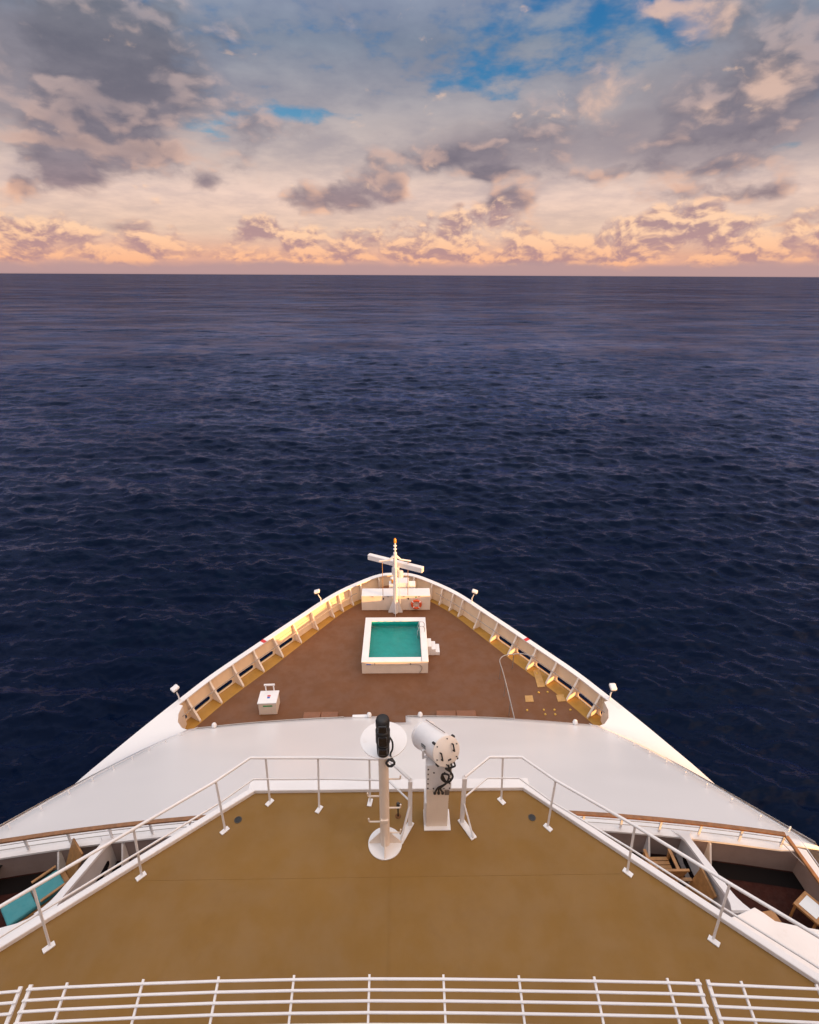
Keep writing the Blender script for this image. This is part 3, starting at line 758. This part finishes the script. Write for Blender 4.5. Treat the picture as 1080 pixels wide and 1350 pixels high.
for k in range(12): MB().tube([(.30-.06*k/11, -.25, .85+.22*k), (.30-.06*k/11, .05, .85+.22*k)], .016, 6).build('rung', white, lad)
MB().lathe([(.10, 2.62), (.16, 2.66), (.16, 3.05), (.08, 3.1)], c=(.34, .05, 0), n=14).build('horn', white, mast, smooth=True)

# ------------------------------------------------------------------ floodlights on the bulwark
def floodlight(px, py, sg, label):
    head = at(px, py, CAP+.75)
    s_ = near(abs(head.x-XC)-.35, head.y-.1); p, n_ = rim(s_); base = side(p+n_*.12, sg); base.z = CAP
    f = thing('floodlight', label, 'floodlight', base, 0, 'floodlights along the bulwark')
    h_ = head-base
    MB().lathe([(.09, 0), (.09, .02), (.04, .03), (.04, .05)], n=12).build('foot', white, f)
    MB().tube([(0, 0, .02), (0, 0, .30), h_*.35+V((0, 0, .16)), h_*.92], .032, 8).build('arm', white, f, smooth=True)
    M_ = Matrix.Rotation(math.atan2(h_.y, h_.x), 3, 'Z') @ Matrix.Rotation(R(14), 3, 'Y')
    hd = MB().box(h_+V((0, 0, .07)), (.36, .31, .16), M_).build('lamp_head', white, f, bevel=.06)
    MB().box(h_+V((0, 0, -.06)), (.30, .26, .07), M_).build('lens', dark, hd, bevel=.02)
floodlight(418, 781, -1, 'white floodlight on arm over port bulwark, near the storage locker')
floodlight(626, 781, 1, 'white floodlight on arm over starboard bulwark, near the lifebuoy')
floodlight(231, 909, -1, 'white floodlight on arm at the aft end of port bulwark')
floodlight(808, 907, 1, 'white floodlight on arm at the aft end of starboard bulwark')

# ------------------------------------------------------------------ cool box on the foredeck
bx0, bx1 = at(341, 943, FORE), at(366, 942, FORE); bc = (bx0+bx1)/2+V((0, .42, 0))
cb = thing('deck_box', 'white lidded deck box with handle frame and small coloured stickers', 'box', bc, R(2))
MB().box((0, 0, .36), (.88, .82, .70)).build('body', cream, cb, bevel=.02)
lid = MB().box((0, 0, .74), (.94, .88, .07)).build('lid', white, cb, bevel=.02)
MB().box((.02, .06, .777), (.16, .10, .006)).build('red_sticker', red, lid); MB().box((.02, -.06, .777), (.13, .10, .006)).build('blue_sticker', blue, lid)
MB().box((.02, -.412, .56), (.46, .006, .08)).build('green_sticker', green, cb)
hf = MB(); hf.box((-.20, .46, .85), (.06, .05, .5)); hf.box((.20, .46, .85), (.06, .05, .5)); hf.box((0, .46, 1.12), (.54, .07, .09)); hf.build('handle_frame', white, cb, bevel=.01)

# ------------------------------------------------------------------ foredeck handrail on the starboard side
hr = thing('deck_handrail', 'curved grey pipe handrail on posts, standing on the starboard foredeck', 'handrail', at(664, 902, FORE))
o_ = hr.location.copy(); HH = .95
path = [at(705, 866, FORE+HH), at(690, 862, FORE+HH), at(676, 862.5, FORE+HH), at(666, 864, FORE+HH), at(661, 867, FORE+HH), at(659, 872, FORE+HH), at(663, 885, FORE+HH), at(669, 908, FORE+HH), at(674, 929, FORE+HH), at(679, 950, FORE+HH)]
MB().tube(spline(path, 4), .028, 8).build('rail', steel, hr, origin=o_, smooth=True)
for p in ((677.5, 863), (660.5, 877), (666.5, 899), (673, 925)):
    q = at(*p, FORE+HH); MB().tube([q, (q.x, q.y, FORE)], .024, 8).build('post', steel, hr, origin=o_, smooth=True)

# tan mats, studs, hatches, edge pipes, small lamps
for k, (poly, lab) in enumerate([([(703, 884), (711, 882), (719, 905), (709, 906)], 'long tan steel plate lying against the starboard waterway'), ([(692, 917), (702, 916.5), (704, 925), (693, 925)], 'square tan plate alone on the brown foredeck near the handrail'), ([(733, 916), (743, 915), (746, 924), (736, 925)], 'square tan plate touching the ochre waterway margin')]):
    pts = [at(*p, FORE+.03) for p in poly]; c = sum(pts, V())/4; c.z = FORE
    o = MB().prism([(p.x, p.y) for p in pts], FORE+.004, FORE+.03).build('deck_plate', mat_tan, None, origin=c, bevel=.004); tag(o, lab, 'plate', 'tan plates on the foredeck')
for px, py in ((710, 913), (722, 912.5), (695, 936.5), (717, 936), (731, 936), (719, 942), (732, 942), (752, 936), (708, 888.5)):
    c = at(px, py, FORE)
    if py == 888.5: c.z = FORE+.03
    o = MB().lathe([(.058, 0), (.058, .03), (.04, .05), (.015, .06)], c=c, n=12).build('deck_stud', yellow, None, origin=c, smooth=True)
    tag(o, 'small yellow round stud standing on the long tan plate' if py == 888.5 else 'small yellow round socket stud on bare brown foredeck near the tan plates', 'stud', 'yellow studs on the foredeck')
def hatch(pxs, lab):
    c = (at(*pxs[0], FORE)+at(*pxs[1], FORE))/2; w = (at(*pxs[1], FORE)-at(*pxs[0], FORE)).length
    h_ = thing('deck_hatch', lab, 'hatch', c)
    for sx in (-1, 1):
        MB().box((sx*w/4, .02, .13), (w/2-.02, .55, .26)).build('hatch_lid', hatchm, h_, bevel=.03)
hatch(((575, 947), (628, 948)), 'low brown two-lid hatch on the foredeck near the searchlight')
hatch(((400, 950), (446, 949)), 'low brown two-lid hatch on the foredeck near the white deck box')
for sg, pxs, lab in ((-1, [(256, 964), (330, 956.5), (400, 950.5), (453, 947)], 'thin grey pipe along the plating edge on the port side'), (1, [(537, 945), (600, 946), (640, 948), (678, 950)], 'thin grey pipe along the plating edge beside the stairway notch')):
    pts = [at(p[0], p[1]-2.5, ZF+.22) for p in pxs]; th = thing('edge_pipe', lab, 'pipe', V((pts[0].x, pts[0].y-.1, ZF)))
    pts = [V((p.x, front_y(p.x-XC)-.10, ZF+.17)) for p in pts]
    MB().tube(spline(pts, 5), .025, 8).build('pipe', steel, th, origin=th.location.copy(), smooth=True)
    for p in pts: MB().box(p-V((0, 0, .085)), (.03, .03, .17)).build('bracket', steel, th, origin=th.location.copy())
def edge_lamp(px, py, lab):
    c = at(px, py+3, ZF+.1); c.y = min(c.y, front_y(c.x-XC)-.16); c.z = slope_z(c.y-(front_y(c.x-XC)-18.62))
    l_ = thing('edge_lamp', lab, 'lamp', c, 0, 'small lamps on the plating edge')
    MB().lathe([(.07, -.05), (.07, .10), (.05, .12)], n=12).build('base', white, l_); MB().lathe([(.09, .12), (.115, .2), (.09, .30), (.03, .35)], n=14).build('globe', white, l_, smooth=True)
edge_lamp(284, 961, 'small white globe lamp on plating edge at the port corner')
edge_lamp(487, 945, 'small white globe lamp at the end of the white rail bar')
edge_lamp(554, 945, 'small white globe lamp on plating edge near the searchlight')
edge_lamp(757, 957, 'small white globe lamp on plating edge at the starboard corner')
a_, b_ = at(465, 947, ZF+.06), at(486, 946, ZF+.06)
o = MB().bar(V((a_.x, front_y(a_.x-XC)-.12, ZF+.17)), V((b_.x, front_y(b_.x-XC)-.12, ZF+.17)), .16, .14).build('edge_bar', white, None, origin=V((a_.x, a_.y, ZF)), bevel=.02)
tag(o, 'short white steel bar on the plating edge left of the notch', 'bar')

# low rails along the shoulders
for sg, lab in ((-1, 'thin low white rail along the port shoulder edge'), (1, 'thin low white rail along the starboard shoulder edge')):
    pts = [side(V((p.x-.40, p.y, p.z+.02)), sg) for p in shoulder[sg][5:-1]]; th = thing('shoulder_rail', lab, 'rail', pts[0]); o0 = pts[0].copy()
    MB().tube([p+V((-sg*.03, 0, .165)) for p in pts], .010, 6).build('rail', white, th, origin=o0, smooth=True)
    acc = 0; last = pts[0]; dense = spline(pts, 10); nxt = .15
    for a_, b_ in zip(dense, dense[1:]):
        acc += (b_-a_).length
        if acc > nxt:
            MB().box(b_+V((-sg*.03, 0, .08)), (.035, .02, .16)).build('post', white, th, origin=o0); nxt += 1.25

# ------------------------------------------------------------------ balcony wooden handrails
for sg, lab in ((-1, 'varnished wooden handrail over thin wires on the port balcony front'), (1, 'varnished wooden handrail over thin wires on the starboard balcony front')):
    us = np.linspace(.36, .985, 14); pts = [V((XC+sg*u*8.66, rear_y(u*8.7)-.02, -10.92)) for u in us]
    end = V((XC+sg*8.80, rear_y(8.7)-.85, ZR+.14))
    th = thing('balcony_handrail', lab, 'handrail', V((pts[0].x, pts[0].y, ZR+.08))); o0 = th.location.copy()
    MB().flat_run(pts, .095, .05).build('handrail', wood, th, origin=o0, bevel=.012)
    MB().flat_run([pts[-1]+V((0, -.03, -.005)), end], .085, .045).build('handrail', wood, th, origin=o0, bevel=.012)
    for dz in (.12, .25):
        MB().tube([V((p.x, p.y, ZR+.08+dz)) for p in pts], .008, 6).build('wire', steel, th, origin=o0)
        e2 = pts[-1].lerp(end, (.38-dz)/.40); MB().tube([V((pts[-1].x, pts[-1].y, ZR+.08+dz)), V((e2.x, e2.y, ZR+.08+dz))], .008, 6).build('wire', steel, th, origin=o0)
    for k in range(1, 14, 2):
        p = pts[k]; MB().box(V((p.x, p.y, (ZR+.08-10.95)/2)), (.045, .03, -10.95-ZR-.08)).build('post', white, th, origin=o0)

# ------------------------------------------------------------------ upper deck railings
def lean(a, b): return a
def railing(lab, tops, posts, gate, braces):
    th = thing('deck_railing', lab, 'railing', at(*posts[0][0], UP)); o0 = th.location.copy()
    ZT_, ZM = UP+1.02, UP+.55
    tp = [at(*p, ZT_) for p in tops]
    # mid rail follows the same plan
    MB().tube(tp, .023, 10).build('top_rail', white, th, origin=o0, smooth=True)
    MB().tube([V((p.x, p.y, ZM)) for p in tp], .015, 10).build('middle_rail', white, th, origin=o0, smooth=True)
    def plan(x):
        for a_, b_ in zip(tp, tp[1:]):
            if min(a_.x, b_.x) <= x <= max(a_.x, b_.x) and abs(a_.x-b_.x) > 1e-5: return a_.lerp(b_, (x-a_.x)/(b_.x-a_.x))
        return min((tp[0], tp[-1]), key=lambda p: abs(p.x-x))
    for base, tpx in posts:
        b0 = at(*base, UP); t0 = plan(at(*tpx, ZT_).x)
        dirn = (V((t0.x, t0.y, 0))-V((b0.x, b0.y, 0)))
        if dirn.length > .35: b0 = V((t0.x, t0.y, UP))-dirn.normalized()*.2
        po = MB().bar(V((b0.x, b0.y, UP+.01)), t0-V((0, 0, .02)), .030, .014, up=V((0, 1, .01))).build('post', white, th, origin=o0)
        rz = math.atan2(-(b0.x-xcu), 1.2)*.6
        MB().box(V((b0.x, b0.y-.02, UP+.009)), (.075, .14, .018), Matrix.Rotation(-rz, 3, 'Z')).build('base_plate', white, po, origin=o0, bevel=.003)
    g0 = at(*gate, UP); gt = tp[0]
    g0 = V((gt.x, gt.y-.0, UP))
    po = MB().box(V((g0.x, g0.y, UP+.51)), (.065, .065, 1.0)).build('gate_post', white, th, origin=o0, bevel=.006)
    d_ = V((braces, -.36, 0)).normalized()
    MB().bar(V((g0.x, g0.y, UP+.46))+d_*.02, V((g0.x, g0.y, UP+.02))+d_*.30, .05, .02, up=V((1, .2, 0))).build('brace', white, po, origin=o0)
    MB().bar(V((g0.x, g0.y, UP+.010))-d_*.05, V((g0.x, g0.y, UP+.010))+d_*.33, .10, .02).build('base_plate', white, po, origin=o0)
railing('white pipe railing bordering the ochre deck on the port side of the gate', [(541, 1028), (511, 1001), (430, 999), (330, 999), (284, 1030), (176, 1093), (42, 1171), (-30, 1213)],
        [((488, 1057), (487, 1002)), ((421, 1066), (419, 1001)), ((356, 1057), (350, 1000)), ((297, 1094), (284, 1031)), ((187, 1154), (176, 1093)), ((66, 1247), (43, 1171))], (540, 1087), -.20)
railing('white pipe railing bordering the ochre deck on the starboard side of the gate', [(613, 1024), (645, 998), (688, 998), (733, 1029), (838, 1089), (964, 1166), (1085, 1238), (1120, 1260)],
        [((661, 1055), (664, 1002)), ((722, 1090), (733, 1030)), ((827, 1149), (838, 1090)), ((940, 1239), (964, 1168))], (620, 1090), .20)

# ------------------------------------------------------------------ lantern pole
pb = at(508, 1112, UP); pole = thing('lantern_pole', 'white steel pole with step pegs carrying a black lantern stack', 'pole', pb)
MB().tube([(0, 0, .0), (0, 0, 2.0)], .072, 20).build('pole_tube', cream, pole, smooth=True)
MB().lathe([(.26, .001), (.26, .018)], n=40).build('base_flange', white, pole)
for k in range(4):
    a_ = R(-90)+k*math.pi/2; d_ = V((math.cos(a_), math.sin(a_), 0)); n_ = V((-d_.y, d_.x, 0))
    MB().slab([d_*.07+V((0, 0, .018))-n_*.006, d_*.245+V((0, 0, .018))-n_*.006, d_*.245+V((0, 0, .04))-n_*.006, d_*.07+V((0, 0, .26))-n_*.006], n_*.012).build('gusset', cream, pole)
for z_, sx in ((.25, 1), (.50, -1), (.80, 1), (1.05, -1), (1.40, 1)):
    MB().tube([(sx*.06, 0, z_), (sx*.22, 0, z_), (sx*.235, 0, z_+.012), (sx*.24, 0, z_+.07)], .012, 8).build('step_peg', cream, pole, smooth=True)
MB().box((0, -.06, .60), (.11, .06, .07)).build('clip', cream, pole, bevel=.005)
MB().lathe([(.335, 1.90), (.335, 1.915)], c=(0, .24, 0), n=48).build('glare_disc', white, pole)
MB().lathe([(.085, 1.93), (.09, 2.0), (.09, 2.12), (.075, 2.13), (.10, 2.15), (.10, 2.36), (.078, 2.38), (.08, 2.42), (.095, 2.44), (.095, 2.52), (.085, 2.56), (.06, 2.58)], n=20, c=(0, -.01, -.0)).build('lantern_stack', black, pole, smooth=True)
for z_ in (2.05, 2.25, 2.46): MB().box((0, -.06, z_), (.12, .12, .12 if z_ != 2.25 else .16)).build('lantern_window', dark, pole, bevel=.015)
cab = [(.09, 0, 2.22), (.13, -.03, 2.15), (.13, -.03, 2.02), (.10, -.05, 1.93)]
for k in range(22):
    a_ = k*2*math.pi/10; cab.append((.10+.058*math.cos(a_)+.0, -.10-.012*(k % 3), 1.85+.058*math.sin(a_)))
MB().tube(spline(cab, 3), .013, 6).build('cable', black, pole, smooth=True)
ft = thing('deck_tap', 'small dark pipe fitting on rust stain beside the lantern pole', 'fitting', at(525, 1076, UP))
MB().lathe([(.012, 0), (.012, .2), (.028, .205), (.028, .30), (.015, .31)], n=10).build('stem', dark, ft); MB().box((.02, 0, .27), (.07, .03, .03)).build('handle', dark, ft)
MB().lathe([(.05, .002), (.048, .004)], n=16).build('rust_stain', rust, ft)
for px, py, lab in ((314, 1081, 'round dark deck drain inside the port railing'), (701.5, 1078, 'round dark deck drain inside the starboard railing')):
    d_ = thing('deck_drain', lab, 'drain', at(px, py, UP), 0, 'drains in the ochre deck')
    MB().lathe([(.060, .001), (.060, .008), (.048, .010), (.046, .004)], n=24).build('rim', mat('drain_bronze', (.05, .04, .03), .5), d_)
    MB().lathe([(.045, .003), (.044, .006)], n=20).build('grate', black, d_)

# ------------------------------------------------------------------ searchlight
sb = at(576, 1083, UP); sea_l = thing('searchlight', 'large white drum searchlight on a square pedestal with black cables', 'searchlight', sb)
MB().box((0, .02, .012), (.42, .36, .024)).build('base_plate', white, sea_l, bevel=.004)
MB().box((-.01, .03, .43), (.335, .26, .83)).build('pedestal', cream, sea_l, bevel=.006)
MB().box((-.19, .06, .27), (.03, .26, .5)).build('side_plate', white, sea_l, bevel=.004)
up_ = MB().box((0, .05, 1.11), (.38, .30, .52)).build('mount_housing', white, sea_l, bevel=.006)
for sx in (-1, 1):
    for k in range(5): MB().lathe([(.011, 0), (.009, .012)], c=(sx*.165, -.10, .89+.10*k), M=Matrix.Rotation(R(90), 3, 'X'), n=8).build('bolt', black, up_)
for xx in (-.08, .08): MB().lathe([(.012, 0), (.010, .012)], c=(xx, -.10, 1.22), M=Matrix.Rotation(R(90), 3, 'X'), n=8).build('bolt', black, up_)
for xx in (-.08, 0, .08): MB().lathe([(.011, 0), (.009, .012)], c=(xx, -.10, .885), M=Matrix.Rotation(R(90), 3, 'X'), n=8).build('bolt', black, up_)
vd = ray(588, 990).normalized()
ax = (vd*math.cos(R(31))+(rgt*-.80+upv*.60)*math.sin(R(31))).normalized(); rear = at_y(588, 990, sb.y-.12)-sb
Mx = ax.to_track_quat('Z', 'Y').to_matrix(); xr = Mx @ V((1, 0, 0)); yr = Mx @ V((0, 1, 0))
if abs(xr.z) > abs(yr.z): xr, yr = yr, xr
if yr.z < 0: yr = -yr
xr = yr.cross(-ax).normalized()*-1
if xr.x < 0: xr = -xr
DRr = .215; DL_ = .70
dr = MB().lathe([(DRr-.01, .0), (DRr, .012), (DRr, DL_-.03), (DRr+.012, DL_-.028), (DRr+.012, DL_), (DRr-.02, DL_+.004)], c=rear, M=Mx, n=48).build('drum', white, sea_l, smooth=True)
cap_ = MB().lathe([(DRr-.004, -.022), (DRr+.004, -.016), (DRr+.004, .004)], c=rear, M=Mx, n=48).build('rear_cover', mat('lamp_cover_paint', (.80, .73, .66), .42, var=.03), sea_l, smooth=True)
MB().lathe([(DRr-.03, DL_+.006), (DRr-.03, DL_+.01)], c=rear, M=Mx, n=40).build('front_glass', lens, dr)
for sx in (-1, 1):
    c = rear-ax*.03+xr*(sx*.105)+yr*(.03*sx)
    MB().tube([c-yr*.05, c-yr*.05-ax*.035, c+yr*.05-ax*.035, c+yr*.05], .012, 8).build('handle', black, cap_, smooth=True)
for k in range(6):
    a_ = k*math.pi/3+.3; c = rear-ax*.022+(xr*math.cos(a_)+yr*math.sin(a_))*.185
    MB().lathe([(.009, 0), (.009, .012)], c=c-ax*.018, M=Mx, n=8).build('bolt', black, cap_)
for k in range(4):
    a_ = k*math.pi/2+.75; c = rear+ax*.02+(xr*math.cos(a_)+yr*math.sin(a_))*(DRr+.012)
    MB().box(c, (.03, .03, .07), Mx).build('clamp', black, dr, bevel=.004)
MB().box(rear-ax*.026+yr*-.13+xr*.02, (.05, .02, .016), Mx).build('name_plate', dark, cap_)
MB().box(rear+ax*.30-xr*(DRr-.006)+yr*.04, (.02, .05, .13), Mx).build('vent_slot', dark, dr)
a_ = rear+ax*.05+yr*(DRr+.02)+xr*.06; MB().tube([a_, a_+ax*(DL_-.08)], .007, 6).build('sight_rod', steel, dr)
for sx in (-1, 1):
    c = rear+ax*.28+xr*(sx*(DRr+.02))
    MB().tube([c, c-V((0, 0, .16)), V((sx*.12, .07, 1.40)), V((sx*.07, .05, 1.36))], .02, 8).build('yoke_arm', white, sea_l, smooth=True)
MB().lathe([(.07, 1.365), (.08, 1.39), (.08, 1.45), (.05, 1.47)], c=(0.04, .0, 0), n=18).build('swivel', black, sea_l, smooth=True)
for k in range(3):
    c0 = rear-ax*.03+yr*-.19+xr*(-.02+.05*k)
    pts = [c0, c0-ax*.03-V((0, 0, .06)), V((.08+.03*k, -.20, 1.42)), V((.16, -.22, 1.36)), V((.19, -.21, 1.25)), V((.12, -.21, 1.14)), V((.03+.02*k, -.20, 1.20)), V((.04, -.21, 1.32)), V((.13, -.22, 1.30)), V((.10, -.20, 1.12)), V((-.02+.02*k, -.17, .98)), V((-.05+.05*k, -.14, .86)), V((-.06+.06*k, -.11, .80))]
    MB().tube(spline(pts, 5), .014, 6).build('cable', black, sea_l, smooth=True)
    MB().lathe([(.02, 0), (.02, .03)], c=V((-.06+.06*k, -.10, .80)), M=Matrix.Rotation(R(90), 3, 'X'), n=10).build('cable_gland', black, sea_l)
MB().box((.13, -.105, .80), (.07, .02, .09)).build('rating_plate', mat('rating_grey', (.16, .13, .11), .5), sea_l)

# ------------------------------------------------------------------ guard grille below the camera
lean_d = V((0, -math.cos(R(19)), -math.sin(R(19))))
GZ = -4.5
bar_y = [1291, 1305.5, 1320, 1335.5]
def guard(lab, tops, posts, ends):
    P0 = [at(px, py, GZ) for px, py in tops]; c = P0[0].copy()
    th = thing('guard_rail', lab, 'guard rail', V((P0[0].x, P0[0].y, GZ)), 0, 'white guard rail sections'); o0 = th.location.copy()
    # spacing of the bars along the leaning posts, from the photograph's rows
    base = at(487, bar_y[0], GZ); ts = []
    for yy in bar_y:
        d = ray(487, yy); lo_, hi_ = -1., 3.
        n_ = V((0, math.sin(R(19)), -math.cos(R(19)))); tt = n_.dot(base)/n_.dot(d); ts.append((d*tt-base).dot(lean_d))
    ts += [ts[-1]+(ts[-1]-ts[-2])*k for k in (1, 2, 3, 4)]
    def top_at(x):
        for a_, b_ in zip(P0, P0[1:]):
            if a_.x <= x <= b_.x: return a_.lerp(b_, (x-a_.x)/(b_.x-a_.x))
        return P0[0] if x < P0[0].x else P0[-1]
    for tt in ts:
        MB().flat_run([p+lean_d*tt for p in P0], .017, .009, up=V((0, math.sin(R(19)), math.cos(R(19))))).build('bar', white, th, origin=o0, bevel=.002)
    for px, py, w_ in posts:
        p = top_at(at(px, py, GZ).x); fan = V(((p.x-at(487, 1291, GZ).x)*.0, 0, 0))
        L = (p.y-.69)/-lean_d.y
        MB().bar(p-lean_d*.03-V((0, 0, .014)), p+lean_d*L-V((0, 0, .014)), w_, .016, up=V((0, math.sin(R(19)), math.cos(R(19))))).build('post', white, th, origin=o0)
mid = [(35, 1304.5), (86, 1301.5), (187, 1297), (287, 1293.5), (387, 1291.5), (487, 1290.5), (585, 1290.8), (685, 1292), (785, 1293.5), (882, 1295.5), (925, 1297)]
guard('long white barred guard rail section between two shorter sections', mid, [(38, 1304, .024)]+[(q[0], q[1], .015) for q in mid[1:-1]]+[(922, 1297, .024)], None)
guard('short white barred guard rail section on the port side', [(-170, 1322), (-60, 1314), (27, 1306.5)], [(24, 1307, .024), (-40, 1312, .015), (-140, 1320, .015)], None)
guard('short white barred guard rail section on the starboard side', [(933, 1297.5), (980, 1299.5), (1080, 1304), (1230, 1314)], [(936, 1298, .024), (980, 1299.5, .015), (1080, 1304, .015), (1180, 1310, .015)], None)

# ------------------------------------------------------------------ balcony furniture
def armchair(loc, rz, lab, chairw=chairw):
    c = thing('wooden_armchair', lab, 'chair', loc, rz, 'wooden balcony chairs')
    for sx in (-1, 1):
        for sy in (-1, 1): MB().box((sx*.27, sy*.24, .21 if sy > 0 else .31), (.05, .05, .42 if sy > 0 else .62)).build('leg', chairw, c)
        MB().box((sx*.27, 0, .63), (.07, .58, .03)).build('armrest', chairw, c, bevel=.006)
    for k in range(6): MB().box((0, -.22+.09*k, .41), (.50, .075, .025)).build('seat_slat', chairw, c)
    M_ = Matrix.Rotation(R(-14), 3, 'X')
    bk = MB().box((0, .32, .70), (.54, .03, .62), M_).build('backrest', chairw, c, bevel=.006)
    MB().box((0, .395, 1.0), (.58, .05, .06), M_).build('top_rail', chairw, bk, bevel=.01)
    return c
def lounger(loc, rz, lab, cush):
    c = thing('deck_lounger', lab, 'lounger', loc, rz); c.scale = (.82, .82, .92)
    MB().box((0, .0, .30), (.64, 1.3, .05)).build('frame', chairw, c)
    for sx in (-1, 1):
        for sy in (-.55, .5): MB().box((sx*.28, sy, .14), (.05, .05, .28)).build('leg', chairw, c)
        MB().box((sx*.33, .25, .52), (.06, .55, .03)).build('armrest', chairw, c)
    M_ = Matrix.Rotation(R(-28), 3, 'X')
    MB().box((0, .86, .62), (.62, .05, .85), M_).build('backrest', chairw, c, bevel=.01)
    if cush:
        MB().box((0, -.42, .39), (.60, .62, .12)).build('cushion', cushion, c, bevel=.04); MB().box((0, .22, .40), (.60, .62, .13)).build('cushion', cushion, c, bevel=.04)
    return c
def table(loc, rz, lab, topm):
    c = thing('side_table', lab, 'table', loc, rz); c.scale = (.85, .85, 1)
    for sx in (-1, 1):
        for sy in (-1, 1): MB().box((sx*.22, sy*.22, .22), (.05, .05, .44)).build('leg', chairw, c)
    tp = MB().box((0, 0, .465), (.54, .54, .05)).build('table_top', chairw, c, bevel=.006)
    MB().box((0, 0, .494), (.38, .38, .012)).build('inset', topm, tp)
    return c
lounger(at(54, 1186, BALC+.2)*1+V((0, 0, -.2)), R(-42), 'wooden lounger with turquoise cushions on the port balcony', True)
armchair(at(870, 1131, BALC+.6)-V((0, .12, .6)), R(180), 'wooden armchair with slatted seat beside the starboard railing post')
armchair(V((5.70, 6.55, BALC)), R(-90), 'wooden armchair backed against the starboard balcony partition')
table(at(1070, 1196, BALC+.49)-V((0, 0, .49)), R(30), 'square wooden side table with white inset top on starboard balcony', glassw)
table(at(1008, 1238, BALC), R(8), 'plain wooden stool table tucked under the starboard coaming', chairw)
armchair(at(-12, 1165, BALC), R(80), 'dark chair at the outer end of the port balcony', black)
